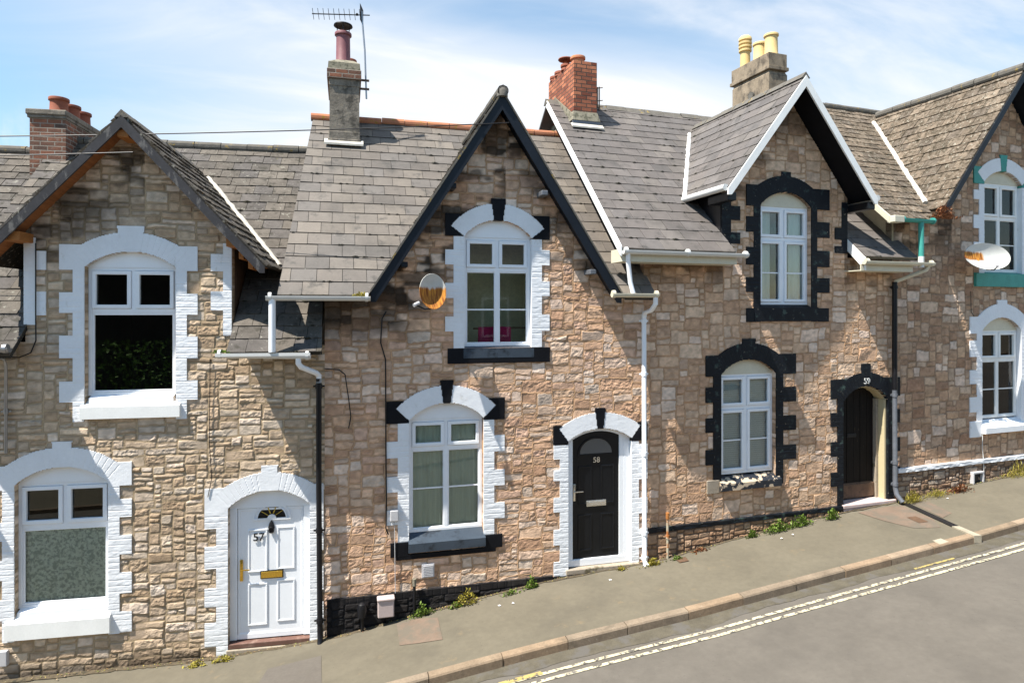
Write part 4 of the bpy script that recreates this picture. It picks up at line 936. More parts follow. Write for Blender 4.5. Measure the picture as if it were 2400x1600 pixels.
s59u, w59u, o59u = surround(h59, 2.26, 3.35, 4.06, 5.84, .25, 1.97, 3.76, [(5.37, 5.63), (4.81, 5.11), (4.34, 4.59)], [(5.32, 5.60), (4.80, 5.08), (4.34, 4.60)],
    (5.82, 6.18), .28, (6.45, .10, .09), 'worn_black_paint', name='upper_window_surround', seed=31, narrow=.13, zbase=3.82)
s59l, w59l, o59l = surround(h59, 1.46, 2.59, 1.14, 2.93, .25, 1.16, 3.02, [(2.47, 2.73), (1.97, 2.21), (1.43, 1.68)], [(2.42, 2.68), (1.92, 2.18), (1.42, 1.66)],
    (2.91, 3.26), .28, (3.54, .14, .10), 'worn_black_paint', name='lower_window_surround', seed=32, narrow=.15, zbase=1.0)
s59d, w59d, o59d = surround(h59, 4.07, 5.13, .3, 2.36, .27, 3.79, 5.42, [(1.92, 2.17), (1.39, 1.65), (.85, 1.10)], [(1.92, 2.17), (1.39, 1.65), (.85, 1.10)],
    (2.42, 2.77), .25, (3.04, .11, .09), 'worn_black_paint', name='door_surround', seed=33, narrow=.13, zbase=.42)
q59a = quoin_strip(h59, 1.47, 1.66, 1.85, 5.1, 6.0, [(5.55, 5.80), (5.16, 5.34)], 'worn_black_paint', 5)
q59b = quoin_strip(h59, 4.04, 4.17, 3.88, 5.05, 5.98, [(5.30, 5.52), (5.05, 5.18)], 'worn_black_paint', 6)
P59 = [(.47, .35, .26), (.42, .30, .22), (.50, .39, .30), (.38, .27, .20), (.46, .38, .32), (.52, .43, .35)]
def st59(X, Z):
    d = (7.85 - 1.28 * np.abs(X - 2.80)) - Z; n = fbm(X * 3.3, Z * 5, 25)
    a = sstep(1.2, .4, d) * (X < 2.85) * sstep(.40, .58, n) * (Z > 5.6) * .8
    c = (X < 1.5) * sstep(4.2, 4.75, Z) * sstep(.32, .52, n) * .75
    e = (X > 4.1) * sstep(4.15, 4.7, Z) * sstep(.32, .52, n) * .75
    f = sstep(6.9, 7.3, Z) * sstep(.4, .55, n) * .7
    return np.maximum.reduce([a, c, e, f])
flat59 = lambda X, Z: w59u(X, Z) | w59l(X, Z) | w59d(X, Z) | q59a(X, Z) | q59b(X, Z)
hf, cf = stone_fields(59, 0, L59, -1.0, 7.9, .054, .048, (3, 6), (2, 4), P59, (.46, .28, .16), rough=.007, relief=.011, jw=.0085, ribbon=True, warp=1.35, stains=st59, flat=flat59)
out59 = [(0, -1.0), (L59, -1.0), (L59, 4.97), (4.17, 4.97), (4.17, 6.05), (2.80, 7.84), (1.47, 6.10), (1.47, 4.97), (0, 4.97)]
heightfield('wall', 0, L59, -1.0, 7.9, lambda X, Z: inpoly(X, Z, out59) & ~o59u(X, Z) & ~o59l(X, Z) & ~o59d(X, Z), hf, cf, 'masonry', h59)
MB().prismx([(.0, 4.98), (.0, 6.0), (1.1, 6.0), (.9, 5.9)], 1.46, 1.50).build('dormer_cheek', 'black_plastic', h59)
MB().prismx([(.0, 4.98), (.0, 6.0), (1.1, 6.0), (.9, 5.9)], 4.14, 4.18).build('dormer_cheek', 'black_plastic', h59)
party_walls(h59, .03, 5.1, ze, zr, -1.0)
hfp, cfp = stone_fields(592, 0, 4, -.6, .5, .045, .040, (3, 7), (2, 3), [(.34, .24, .17), (.28, .19, .13), (.38, .29, .22), (.24, .17, .12)], (.15, .10, .07), rough=.012, relief=.022, BR=1.0, LT=0, jw=.008)
heightfield('plinth', 0.06, 3.95, -.6, .42, lambda X, Z: Z > -2, hfp, cfp, 'masonry', h59, ybase=-.04)
hl = lambda X, Z: (fbm(X * 9, Z * 20, 77, 3) - .5) * .02
heightfield('plinth_ledge', 0.06, 4.02, .42, .49, lambda X, Z: Z > -2, hl, None, 'worn_black_paint', h59, ybase=-.065)
w = window(h59, 2.26, 3.35, 4.12, 5.84, .25, 'casement', 5.27, 4.68, inside='sidecurtain', panel='cream_paint')
mb = MB(); mb.prismx([(.08, 4.12), (-.03, 4.07), (-.03, 3.83), (.08, 3.83)], 2.13, 3.50); mb.build('sill', 'worn_black_paint', w)
MB().box(1.97, 2.13, -.026, .1, 3.82, 4.06, bev=.01).build('sill_block', 'worn_black_paint', s59u); MB().box(3.50, 3.74, -.026, .1, 3.82, 4.06, bev=.01).build('sill_block', 'worn_black_paint', s59u)
w = window(h59, 1.46, 2.59, 1.22, 2.93, .25, 'casement', 2.35, 1.79, inside='blind', panel='cream_paint')
mb = MB(); mb.prismx([(.08, 1.20), (-.08, 1.10), (-.08, .98), (.08, .96)], 1.43, 2.66); mb.build('sill', 'flaking_sill_paint', w)
MB().box(1.18, 1.43, -.026, .1, .94, 1.17, bev=.012).build('sill_block', 'step_stone', s59l)
# door 59
mb = MB(); xc, zc, Rr, th = arch_geom(4.07, 5.13, 2.36, .27)
mb.box(4.07, 4.085, .05, .30, .50, 2.36, bev=.004); mb.box(5.085, 5.13, .03, .20, .50, 2.36, bev=.006); MB().box(5.03, 5.085, .16, .24, .50, 2.36, bev=.006).build('door_post', 'step_stone', h59)
mb.prism([(xc + (Rr + .02) * math.sin(th * q / 8.), zc + (Rr + .02) * math.cos(th * q / 8.)) for q in range(8, -9, -1)] + [(xc + (Rr - .03) * math.sin(th * q / 8.), zc + (Rr - .03) * math.cos(th * q / 8.)) for q in range(-8, 9)], .05, .26)
mb.build('door_frame', 'door_cream', h59)
mb = MB(); n = 6
for i in range(n):
    a = 4.09 + .95 * i / n; b = 4.09 + .95 * (i + 1) / n - .007; m_ = (a + b) / 2
    top = zc + math.sqrt(max(0, Rr ** 2 - (m_ - xc) ** 2)) - .02; mb.box(a, b, .235 + (i % 2) * .003, .28, .52, top, bev=.004)
d59 = mb.build('door', 'dark_wood', h59)
MB().prismx([(.235, .80), (.20, .77), (.19, .53), (.235, .53)], 4.095, 5.03).build('weather_board', 'brown_wood', d59)
MB().box(4.40, 4.62, .222, .238, 1.65, 1.72, bev=.005).build('letter_plate', 'metal_dark', d59)
MB().tube([(4.15, .235, 1.35), (4.15, .20, 1.35)], .018, 10).box(4.135, 4.165, .225, .238, 1.28, 1.42, bev=.004).build('door_latch', 'metal_grey', d59)
text(s59d, '59', 4.60, -.037, 2.72, .15, 'dish_white')
mb = MB(); mb.box(4.03, 5.28, -.07, .30, .44, .50, bev=.01); mb.box(4.04, 5.27, -.055, .30, .1, .44, bev=.01); mb.build('doorstep', 'step_pink', h59)
# dark interior behind door recess
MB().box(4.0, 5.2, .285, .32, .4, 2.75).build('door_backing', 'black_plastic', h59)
# verge board of the main roof with soffit return
def verge_board(root, x0, x1, ze, zr, mat, depth=.15, th=.03, ye=-.40, yr=3.4, name='verge_board', top=.03):
    mb = MB(); mb.slab([(x0, ye, ze + top), (x1, yr, zr + top), (x1, yr, zr + top - depth), (x0, ye, ze + top - depth)], (-th, 0, 0)); return mb.build(name, mat, root)
verge_board(h59, -.60, -.36, ze, zr, 'white_wood_paint')
mb = MB(); mb.slab([(-.60, -.40, ze - .06), (-.36, 3.4, zr - .06), (.03, 3.4, zr - .06), (.03, -.40, ze - .06)], (0, 0, -.015)); mb.build('verge_soffit', 'brown_wood', h59)
mb = MB(); mb.box(-.57, 1.50, -.38, -.355, ze - .20, ze - .02); mb.box(-.57, 1.50, -.355, .0, ze - .20, ze - .185); mb.box(-.585, -.57, -.38, .0, ze - .2, ze - .0); mb.build('fascia', 'cream_paint', h59)
mb = MB(); mb.box(4.10, 5.30, -.38, -.355, 4.72, 4.84); mb.box(4.10, 5.30, -.355, .0, 4.72, 4.735); mb.build('fascia', 'cream_paint', h59)
MB().slab([(4.16, -.41, 4.72), (4.16, -.41, 4.95), (4.16, .0, 5.33), (4.16, .0, 5.12)], (.02, 0, 0)).build('verge_return', 'white_wood_paint', h59)
gutter(h59, -.60, 1.66, -.44, 4.93, 'dish_white', .055)
gutter(h59, 4.10, 5.72, -.44, 4.88, 'cream_paint', .055)
pipe(h59, [(-.52, -.44, 4.90), (-.50, -.40, 4.80), (-.46, -.40, 4.45), (-.42, -.42, 4.28)], .036, 'upvc_white', 'gutter_drop_pipe')
mb = MB(); # small gutter at the dormer eave, running back into the roof
mb.tube([(1.22, -.47, 6.00), (1.20, .70, 5.99)], .055, 12); mb.build('dormer_gutter', 'dish_white', h59)
MB().tube([(4.38, -.47, 6.00), (4.40, .70, 5.99)], .055, 12).build('dormer_gutter', 'dish_white', h59)
pipe(h59, [(5.62, -.44, 4.85), (5.60, -.40, 4.76), (5.45, -.20, 4.66), (5.22, -.10, 4.56), (5.19, -.10, 4.50)], .036, 'cream_paint', 'swan_neck')
pipe(h59, [(5.19, -.10, 4.55), (5.19, -.10, 2.55)], .045, 'black_plastic', 'upper_downpipe', collars=(4.45,))
pipe(h59, [(5.19, -.10, 2.56), (5.20, -.10, .75), (5.20, -.13, .62), (5.22, -.24, .50)], .042, 'lead', 'lower_downpipe', collars=(2.45, 1.2, .8))
pipe(h59, [(.38, -.10, -.04), (.38, -.10, .66)], .020, 'rust_pipe', 'vent_pipe', collars=(.35,)); MB().tube([(.38, -.10, .64), (.38, -.10, .74)], .03, 10).build('vent_pipe_cap', 'orange_timber', h59)
# brackets at gable foot
for x in (1.36, 4.26): MB().box(x - .08, x + .08, -.45, .10, 5.80, 5.93, bev=.01).build('eave_bracket', 'black_gloss', h59)
# chimney 59
mb = MB(); mb.box(-.09, .42, 2.62, 4.0, 7.2, 9.04); ch = mb.build('chimney', 'brick_red', h59)
mb = MB(); mb.add([(-.14, 2.56, 7.83), (.47, 2.56, 7.83), (.47, 4.0, 7.83), (-.14, 4.0, 7.83), (-.095, 2.615, 8.02), (.425, 2.615, 8.02), (.425, 4.0, 8.02), (-.095, 4.0, 8.02)], [(0, 1, 5, 4), (1, 2, 6, 5), (3, 0, 4, 7), (4, 5, 6, 7), (0, 3, 2, 1)])
mb.slab([(-.10, 2.6, 7.95), (-.10, 3.6, 8.60), (-.10, 3.6, 8.45), (-.10, 2.6, 7.8)], (-.02, 0, 0)); mb.build('chimney_base_render', 'cement', ch)
mb = MB(); mb.box(-.13, .46, 2.57, 2.62, 7.70, 7.86); mb.build('flashing', 'lead', ch)
MB().prismx([(2.49, 7.66), (2.58, 7.74), (2.58, 7.77), (2.49, 7.69)], -.17, .52).build('mortar_flaunch', 'white_mortar', ch)
for i, (y, h, r_) in enumerate(((2.85, .17, .135), (3.2, .13, .11), (3.55, .10, .11), (3.85, .10, .10))): pot(ch, .10 if i == 0 else .0, y, 9.03, h, r_, 'terracotta_bright' if i == 0 else 'terracotta')
MB().lathe([(.16, 9.26), (.155, 9.28), (.08, 9.30), (0, 9.31), (0, 9.28), (.15, 9.25)], -.02, 3.2, 20).tube([(-.02, 3.2, 9.1), (-.02, 3.2, 9.28)], .02, 8).build('chimney_cowl', 'terracotta', ch)
mb = MB(); mb.tube([(.50, 2.68, 8.10), (.50, 2.68, 8.58)], .014, 8)
for z in (8.15, 8.28, 8.54): mb.tube([(.40, 2.68, z), (.56, 2.64, z + .02)], .009, 6)
mb.box(.44, .455, 2.64, 2.72, 8.15, 8.56); mb.build('aerial_bracket', 'rust_iron', ch)

# ================================================================== HOUSE 60
h60 = house('terraced_house', O60, R(A60), 'stone terraced house at the right edge with white and green painted arches and mossy roof')
ze, zr = 5.68, 9.06
C60 = [(.145, .112, .082), (.125, .098, .072), (.165, .13, .097), (.11, .088, .068)]
G60 = (3.08, 8.80, 1.27, 2.27)
k60 = main_roof(h60, ze, zr, -.50, -.30, 5.6, 5.6, (G60[0], G60[1], G60[2], None, None), C60, 'slate_mossy', 60, w=.30, e=.24, T=.014, tilt=.010, jit=.01)
gable_roof(h60, *G60, -.42, k60, ze, C60, 'slate_mossy', 601, w=.30, e=.25, T=.016, tilt=.010, jit=.012, soffit='barge_black')
barge(h60, G60[0], G60[1] - .02, G60[2], G60[3], -.41, .10, .03, 'barge_black')
ridge_tiles(h60, (-.35, 3.4, zr + .01), (5.6, 3.4, zr + .01), 'ridge_grey', .09, seed=24)
ridge_tiles(h60, (3.08, -.43, 8.82), (3.08, 2.9, 8.82), 'ridge_grey', .10, seed=25, seg_l=.5)
mortar_strip(h60, (.90, (6.04 - ze) / k60 - .4, 6.08), (2.90, (8.58 - ze) / k60 - .4, 8.62), .10)
s60u, w60u, o60u = surround(h60, 2.50, 3.65, 4.72, 6.60, .25, 2.20, 3.95, [(6.24, 6.42), (5.66, 5.92), (5.15, 5.38)], [(6.24, 6.42), (5.66, 5.92), (5.15, 5.38)],
    (6.55, 6.90), .26, (7.18, .11, .07), 'white_masonry_paint', 'teal_paint', name='upper_window_surround', seed=41, voussoir=False, narrow=.14)
s60l, w60l, o60l = surround(h60, 2.45, 3.62, 1.70, 3.62, .26, 2.09, 3.95, [(3.10, 3.42), (2.56, 2.84), (2.0, 2.30)], [(3.10, 3.42), (2.56, 2.84), (2.0, 2.30)],
    (3.56, 3.90), .28, (4.24, .15, .12), 'white_masonry_paint', name='lower_window_surround', seed=42, narrow=.15, zbase=1.60)
P60 = [(.36, .26, .19), (.32, .23, .17), (.40, .30, .22), (.42, .35, .29), (.28, .19, .14)]
def st60(X, Z):
    d = (8.6 - 1.27 * np.abs(X - 3.08)) - Z; n = fbm(X * 3.3, Z * 5, 35)
    return np.maximum(sstep(1.0, .1, d) * (X < 3) * sstep(.36, .56, n) * (Z > 5.2) * .8, (X < 1.6) * sstep(4.9, 5.5, Z) * sstep(.32, .52, n) * .8)
hf, cf = stone_fields(60, 0, 5.2, -.8, 8.7, .058, .052, (3, 6), (2, 4), P60, (.34, .23, .15), rough=.008, relief=.012, jw=.0085, warp=1.35, stains=st60, flat=lambda X, Z: w60u(X, Z) | w60l(X, Z))
out60 = [(0, -.8), (5.2, -.8), (5.2, 5.9), (3.08, 8.62), (.90, 5.85), (.6, 5.68), (0, 5.68)]
heightfield('wall', 0, 5.2, -.8, 8.7, lambda X, Z: inpoly(X, Z, out60) & ~o60u(X, Z) & ~o60l(X, Z), hf, cf, 'masonry', h60, res=.015)
party_walls(h60, .02, 5.1, ze, zr, -.8, 'render_cream')
MB().prismx([(-.02, 4.9), (-.02, 5.66), (.14, 5.85), (.14, 4.9)], .0, .03).build('side_return', 'render_cream', h60)
hfp, cfp = stone_fields(602, 0, 5.2, -.2, 1.1, .05, .042, (2, 6), (1, 3), [(.26, .19, .14), (.20, .14, .10), (.32, .25, .19), (.40, .36, .32)], (.12, .08, .06), rough=.012, relief=.022, BR=1.0, LT=0, jw=.008)
heightfield('plinth', 0.10, 5.2, -.2, 1.0, lambda X, Z: Z > -2, hfp, cfp, 'masonry', h60, ybase=-.04, res=.015)
heightfield('plinth_band', 0.10, 5.2, .985, 1.06, lambda X, Z: Z > -2, hl, None, 'white_masonry_paint', h60, ybase=-.075, res=.015)
w = window(h60, 2.50, 3.65, 4.80, 6.60, .25, 'fixed', 5.90, 5.36, mat='white_wood_paint', inside='sidecurtain', panel='cream_paint')
mb = MB(); mb.prismx([(.08, 4.80), (-.06, 4.76), (-.06, 4.50), (.08, 4.50)], 2.22, 3.95); mb.build('sill', 'teal_paint', w)
w = window(h60, 2.45, 3.62, 1.84, 3.62, .26, 'fixed', 3.02, 2.42, mat='white_wood_paint', inside='sidecurtain', panel='cream_paint')
mb = MB(); mb.prismx([(.08, 1.82), (-.11, 1.68), (-.11, 1.57), (.08, 1.55)], 2.42, 3.80); mb.build('sill', 'white_masonry_paint', w)
MB().box(2.09, 2.42, -.03, .1, 1.50, 1.82, bev=.01).build('sill_block', 'white_masonry_paint', s60l)
gutter(h60, -.30, .52, -.44, 5.66, 'teal_paint', .055); MB().box(-.52, -.28, -.50, -.34, 5.59, 5.71, bev=.01).build('gutter_end', 'cream_paint', h60)
verge_board(h60, -.50, -.30, ze, zr, 'cream_paint', depth=.13)
mb = MB(); mb.slab([(-.50, -.40, ze - .05), (-.30, 3.4, zr - .05), (.03, 3.4, zr - .05), (.03, -.40, ze - .05)], (0, 0, -.015)); mb.build('verge_soffit', 'brown_wood', h60)
pipe(h60, [(.20, -.44, 5.62), (.20, -.44, 4.98)], .046, 'teal_paint', 'gutter_drop_pipe'); pipe(h60, [(.20, -.44, 5.0), (.20, -.44, 4.80)], .05, 'dish_white', 'pipe_outlet')
pipe(h60, [(2.1, -.03, 4.4), (2.11, -.03, 4.0), (2.2, -.03, 3.9)], .006, 'black_plastic', 'wall_cable'); pipe(h60, [(2.44, -.03, 1.6), (2.43, -.03, 1.3), (2.42, -.06, 1.05), (2.43, -.06, .8)], .006, 'dish_white', 'wall_cable')
mb = MB(); frame_rect(mb, 2.05, 2.36, .56, .84, .035, -.12, -.03); mb.build('air_vent', 'grey_plastic', h60); MB().box(2.07, 2.34, -.06, -.05, .58, .82).build('vent_grille', 'black_plastic', h60)
# chimney 60
mb = MB(); mb.box(-.30, .23, 2.85, 4.1, 8.2, 9.42, bev=.01); mb.add([(-.30, 2.85, 9.42), (.23, 2.85, 9.42), (.23, 4.1, 9.42), (-.30, 4.1, 9.42), (-.26, 2.90, 9.52), (.19, 2.90, 9.52), (.19, 4.05, 9.52), (-.26, 4.05, 9.52)], [(0, 1, 5, 4), (1, 2, 6, 5), (2, 3, 7, 6), (3, 0, 4, 7)])
ch = mb.build('chimney', 'render_tan', h60)
mb = MB(); mb.box(-.33, .25, 2.82, 4.16, 9.52, 9.60, bev=.008); mb.box(-.31, .21, 2.84, 4.12, 9.60, 9.90, bev=.008); mb.build('chimney_cap', 'render_tan', ch)
pot(ch, -.10, 3.0, 9.88, .50, .15, 'buff_pot', 1.1); pot(ch, -.08, 3.40, 9.88, .46, .145, 'buff_pot', 1.08)
mb = MB(); mb.lathe([(.12, 9.88), (.115, 10.28), (.15, 10.30), (.15, 10.34), (.12, 10.36), (.155, 10.39), (.155, 10.43), (.12, 10.45), (.155, 10.48), (.155, 10.52), (.12, 10.54), (.155, 10.57), (.15, 10.63), (.10, 10.68), (0, 10.69)], -.12, 3.85, 22); mb.build('louvred_chimney_pot', 'buff_pot', ch)

# ================================================================== HOUSE 56 (mostly outside the frame)
O56 = toworld(O57, A57, -5.0, 0, 0)
h56 = house('terraced_house', O56, R(A57), 'grey slate roofed house behind the leftmost chimney, at the left edge')
ze, zr = 2.95, 6.86
main_roof(h56, ze, zr, -5.0, -5.0, -.02, -.02, None, C57, 'slate_old', 56, w=.30, e=.20, T=.016, tilt=.006)
ridge_tiles(h56, (-5.0, 3.4, zr + .01), (-.02, 3.4, zr + .01), 'ridge_grey', .09, seed=44)
hf, cf = stone_fields(56, -5, 0, -1.6, 3.0, .040, .036, (3, 8), (2, 4), P57, (.40, .29, .18), rough=.010, relief=.016, jw=.008)
o56 = opening_mask(-2.4, -1.3, -.1, 1.5, .22)
heightfield('wall', -5.0, -.01, -1.6, 3.0, lambda X, Z: ~o56(X, Z), hf, cf, 'masonry', h56, res=.02)
window(h56, -2.4, -1.3, -.1, 1.5, .22, 'one', .95, inside='dark'); party_walls(h56, -4.99, -.12, ze, zr, -1.6); gutter(h56, -5.0, -.05, -.43, 2.93, 'metal_grey', .055)

# ================================================================== things on the houses
def dish(name, loc, rz, label, rx, rw, rh, depth, mat, tilt=0, arm=(-.12, -.22, -.02)):
    e = empty(name, loc, rz, label, 'satellite dish'); mb = MB(); nr, ns = 8, 36; vs = []; fs = []
    for i in range(nr + 1):
        t_ = i / nr
        for k in range(ns): a = 2 * math.pi * k / ns; vs.append((rw * t_ * math.cos(a), rh * t_ * math.sin(a), -depth * (1 - t_ * t_)))
    for i in range(nr):
        for k in range(ns): fs.append((i * ns + k, i * ns + (k + 1) % ns, (i + 1) * ns + (k + 1) % ns, (i + 1) * ns + k))
    nv = len(vs); vs += [(x * 1.01, y * 1.01, z - .006) for x, y, z in vs]; fs += [tuple(q + nv for q in reversed(f)) for f in fs]
    fs += [(nr * ns + k, nr * ns + (k + 1) % ns, nv + nr * ns + (k + 1) % ns, nv + nr * ns + k) for k in range(ns)]
    mb.add(vs, fs, sm=True); d = mb.build('reflector', mat, e); d.rotation_euler = rx
    am = MB(); am.tube([(0, .02, -rh * .95), (arm[0] * .5, arm[1] * .6, -rh * 1.0), (arm[0], arm[1], -rh * .78)], .012, 8); am.build('feed_arm', 'metal_dark', e)
    l_ = MB(); l_.tube([(arm[0] - .035, arm[1] - .01, -rh * .80), (arm[0] + .045, arm[1] + .03, -rh * .66)], .026, 12); l_.build('receiver', 'grey_plastic', e)
    b = MB(); b.tube([(0, depth + .02, 0), (0, .30, -.06)], .018, 8); b.box(-.05, .05, .28, .31, -.12, .02, bev=.004); b.build('wall_bracket', 'metal_grey', e)
    return e
rd1 = rust_dish('rusted_dish_a', -.40, .09, -.4, .4); rd2 = rust_dish('rusted_dish_b', -.07, .13, -.60, .02)
dish('satellite_dish', toworld(O58, 0, 1.50, -.35, 4.29), R(6), 'round satellite dish streaked with rust beside the upper window of 58', (R(84), R(0), R(10)), .205, .255, .085, rd1, arm=(-.27, -.12, 0))
dish('satellite_dish', toworld(O60, A60, 2.0, -.42, 5.06), R(A60), 'wide oval white satellite dish with orange rust patch at the right edge', (R(75), 0, R(-10)), .51, .27, .09, rd2, arm=(-.03, -.20, 0))

ae = empty('tv_aerial', toworld(O58, 0, .66, 2.70, 7.95), 0, 'television aerial on a pole strapped to the grey chimney of 58', 'aerial')
mb = MB(); mb.tube([(0, 0, 0), (-.03, 0, .9), (-.09, 0, 1.62)], .016, 8); mb.build('pole', 'metal_grey', ae)
mb = MB(); mb.tube([(-.97, .0, 1.47), (.06, 0, 1.56)], .010, 6); mb.build('boom', 'metal_dark', ae)
mb = MB()
for i in range(10):
    t_ = i / 9.; x = -.95 + .83 * t_; z = 1.47 + .08 * t_; mb.tube([(x - .012, -.03, z + .09), (x + .012, .03, z - .09)], .005, 5)
mb.build('elements', 'metal_dark', ae)
mb = MB(); mb.slab([(-.12, -.05, 1.74), (-.06, .05, 1.66), (-.06, .05, 1.36), (-.12, -.05, 1.44)], (.004, 0, 0)); mb.tube([(-.19, 0, 1.545), (-.15, 0, 1.55)], .025, 8); mb.build('reflector', 'metal_dark', ae)
mb = MB()
for z in (.18, .34): mb.box(-.15, .05, -.03, -.01, z - .012, z + .012); mb.box(-.15, .05, .01, .03, z - .012, z + .012)
mb.build('bracket', 'rust_iron', ae)

def cable(name, pts, r, label):
    c0 = Vector(pts[0]); mb = MB(); mb.tube([Vector(p) - c0 for p in pts], r, 6); o = mb.build(name, 'metal_dark'); o.location = c0; tag(o, label, 'cable'); return o
def sag(a, b, s, n=24): return [tuple(a[i] + (b[i] - a[i]) * t / n - (s * 4 * (t / n) * (1 - t / n) if i == 2 else 0) for i in range(3)) for t in range(n + 1)]
e1 = toworld(O58, 0, 2.30, -.36, 6.74); e2 = toworld(O57, A57, -2.35, -.42, 6.06)
cable('overhead_cable', sag((-12.0, .9, 6.0), e1, .13) + [toworld(O58, 0, 2.62, -.36, 6.78)], .008, 'thin overhead cable running from the left to the gable peak of number 58')
cable('overhead_cable', sag((-12.0, .8, 5.75), e2, .08), .008, 'thin overhead cable ending under the gable of number 57')

# ================================================================== ground, road, kerb
def strip(name, xs, ya, yb, za, zb, mat, n=6, dz=0., kind='structure', label=None, cat=None, noise=.004, parent=None):
    xs = np.asarray(xs); V = []; T = np.linspace(0, 1, n + 1)
    for t_ in T:
        y = ya(xs) * (1 - t_) + yb(xs) * t_; z = za(xs) * (1 - t_) + zb(xs) * t_ + dz
        z = z + (fbm(xs * 1.7 + 40, y * 1.7 + 40, 61, 3) - .5) * noise * 2
        V.append(np.stack([xs, y, z], -1))
    V = np.concatenate(V); m = len(xs); idx = np.arange(len(V)).reshape(n + 1, m)
    F = np.stack([idx[:-1, :-1].ravel(), idx[1:, :-1].ravel(), idx[1:, 1:].ravel(), idx[:-1, 1:].ravel()], -1)
    o = fastmesh(name, V, F, mat, parent, smooth=True)
    if kind: tag(o, label, cat, None, kind)
    return o
KF = 1.74
xs = np.arange(-40, 50.01, .25)
kf = lambda X: fy(X) - KF; kb = lambda X: fy(X) - KF + .13
# all surfaces share one undulation so nothing pokes through
def base_noise(X, Y): return 0
strip('pavement', xs, lambda X: fy(X) + .14, kb, lambda X: gz(X) + .012, lambda X: gk(X), 'asphalt_path', n=10, noise=.003)
strip('road', xs, lambda X: kf(X) + .02, lambda X: X * 0 - 8.3, lambda X: gk(X) - .115, lambda X: gk(X) - .09, 'asphalt_road', n=24, noise=.003)
strip('opposite_pavement', xs, lambda X: X * 0 - 8.3, lambda X: X * 0 - 12.3, lambda X: gk(X) + .0, lambda X: gk(X), 'asphalt_path', n=4, noise=.003)
# kerb stones in one long kerb
mb = MB(); rnd = random.Random(4); X = -38.0
while X < 45:
    L_ = rnd.uniform(.82, .95) if rnd.random() > .1 else .45; a = X + .006; b = X + L_ - .006; cuts = 3; j = rnd.uniform(-.006, .006); jz = rnd.uniform(-.004, .006)
    prof = [(.0, -.16), (.0, -.018), (.012, .002), (.12, .006), (.135, -.01), (.135, -.16)]
    vs = []; fs = []; n = len(prof)
    for i in range(cuts + 1):
        x = a + (b - a) * i / cuts; y0 = float(fy(x)) - KF + j; z0 = float(gk(x)) + .002 + jz
        for (dy, dz) in prof: vs.append((x, y0 + dy, z0 + dz))
    for i in range(cuts):
        for q in range(n - 1): fs.append((i * n + q, (i + 1) * n + q, (i + 1) * n + q + 1, i * n + q + 1))
    fs += [tuple(range(n)), tuple(cuts * n + q for q in range(n - 1, -1, -1))]
    kc = rnd.choice([(.235, .17, .112), (.215, .16, .108), (.25, .18, .12), (.205, .16, .115), (.265, .20, .14)])
    mb.add(vs, fs, kc); X += L_
tag(mb.build('kerb', 'kerb_stone', None, True), kind='structure')
# opposite kerb
mb = MB(); xq = np.arange(-38, 45, 1.0)
for a, b in zip(xq, xq[1:]): mb.slab([(a, -8.3, float(gk(a)) + .01), (b - .01, -8.3, float(gk(b)) + .01), (b - .01, -8.42, float(gk(b)) + .01), (a, -8.42, float(gk(a)) + .01)], (0, 0, -.2))
tag(mb.build('opposite_kerb', 'plain_kerb'), kind='structure')
# wider ground
strip('ground', np.concatenate([[-600, -200, -80], np.arange(-60, 61, 4.), [80, 200, 600]]), lambda X: X * 0 + 300, lambda X: X * 0 - 300, lambda X: np.interp(X, GX, GZ) - .35, lambda X: np.interp(X, GX, GZ) - .35, 'earth', n=30, noise=0)
# worn double line beside the kerb
def gpatch(name, pts, mat, dz=.004, off=0., lift=None, label=None, cat=None, kind='structure', sub=1):
    """flat patch laid over the pavement or road, draped on gz"""
    xs_ = sorted(set([p[0] for p in pts])); bm = bmesh.new(); vs = [bm.verts.new((p[0], p[1], 0)) for p in pts]; bm.faces.new(vs)
    bmesh.ops.triangulate(bm, faces=bm.faces[:])
    x_ = math.floor(min(xs_) * 5) / 5
    while x_ < max(xs_):
        bmesh.ops.bisect_plane(bm, geom=bm.verts[:] + bm.edges[:] + bm.faces[:], plane_co=(x_, 0, 0), plane_no=(1, 0, 0)); x_ += .2
    for v in bm.verts:
        t_ = (float(fy(v.co.x)) + .14 - v.co.y) / (KF + .01); v.co.z = (float(gz(v.co.x)) + .012) * (1 - t_) + float(gk(v.co.x)) * t_ + dz
    me = bpy.data.meshes.new(name); bm.to_mesh(me); bm.free(); me.materials.append(MATS[mat]); o = bpy.data.objects.new(name, me); col.objects.link(o)
    return tag(o, label, cat, None, kind)
def line_strip(name, x0, x1, o0, o1, mat, dz):
    xs_ = np.arange(x0, x1 + .01, .2)
    return strip(name, xs_, lambda X: fy(X) - KF - o0, lambda X: fy(X) - KF - o1, lambda X: gk(X) - .115, lambda X: gk(X) - .1145, mat, n=1, dz=dz, noise=0)
xd = np.arange(-14, 24, .05)
strip('wall_foot_dirt', xd, lambda X: fy(X) + .03, lambda X: fy(X) - .075 - .09 * (fbm(X * 3.1, X * 0, 91, 3) - .35) - .03 * vnoise(X * 17, X * 0, 92), lambda X: gz(X) + .012, lambda X: gz(X) * .93 + gk(X) * .07 + .011, 'wall_dirt', n=2, dz=.006, noise=.002)
strip('gutter_grit', xd, lambda X: kf(X) + .015, lambda X: kf(X) - .20 - .16 * (fbm(X * 1.3, X * 0, 93, 3) - .4) - .02 * vnoise(X * 15, X * 0, 94), lambda X: gk(X) - .115, lambda X: gk(X) - .1145, 'gutter_grit', n=2, dz=.0045, noise=0)
line_strip('road_marking', -38, 45, .33, .385, 'line_paint', .009); line_strip('road_marking', -38, 45, .46, .515, 'line_paint', .009)
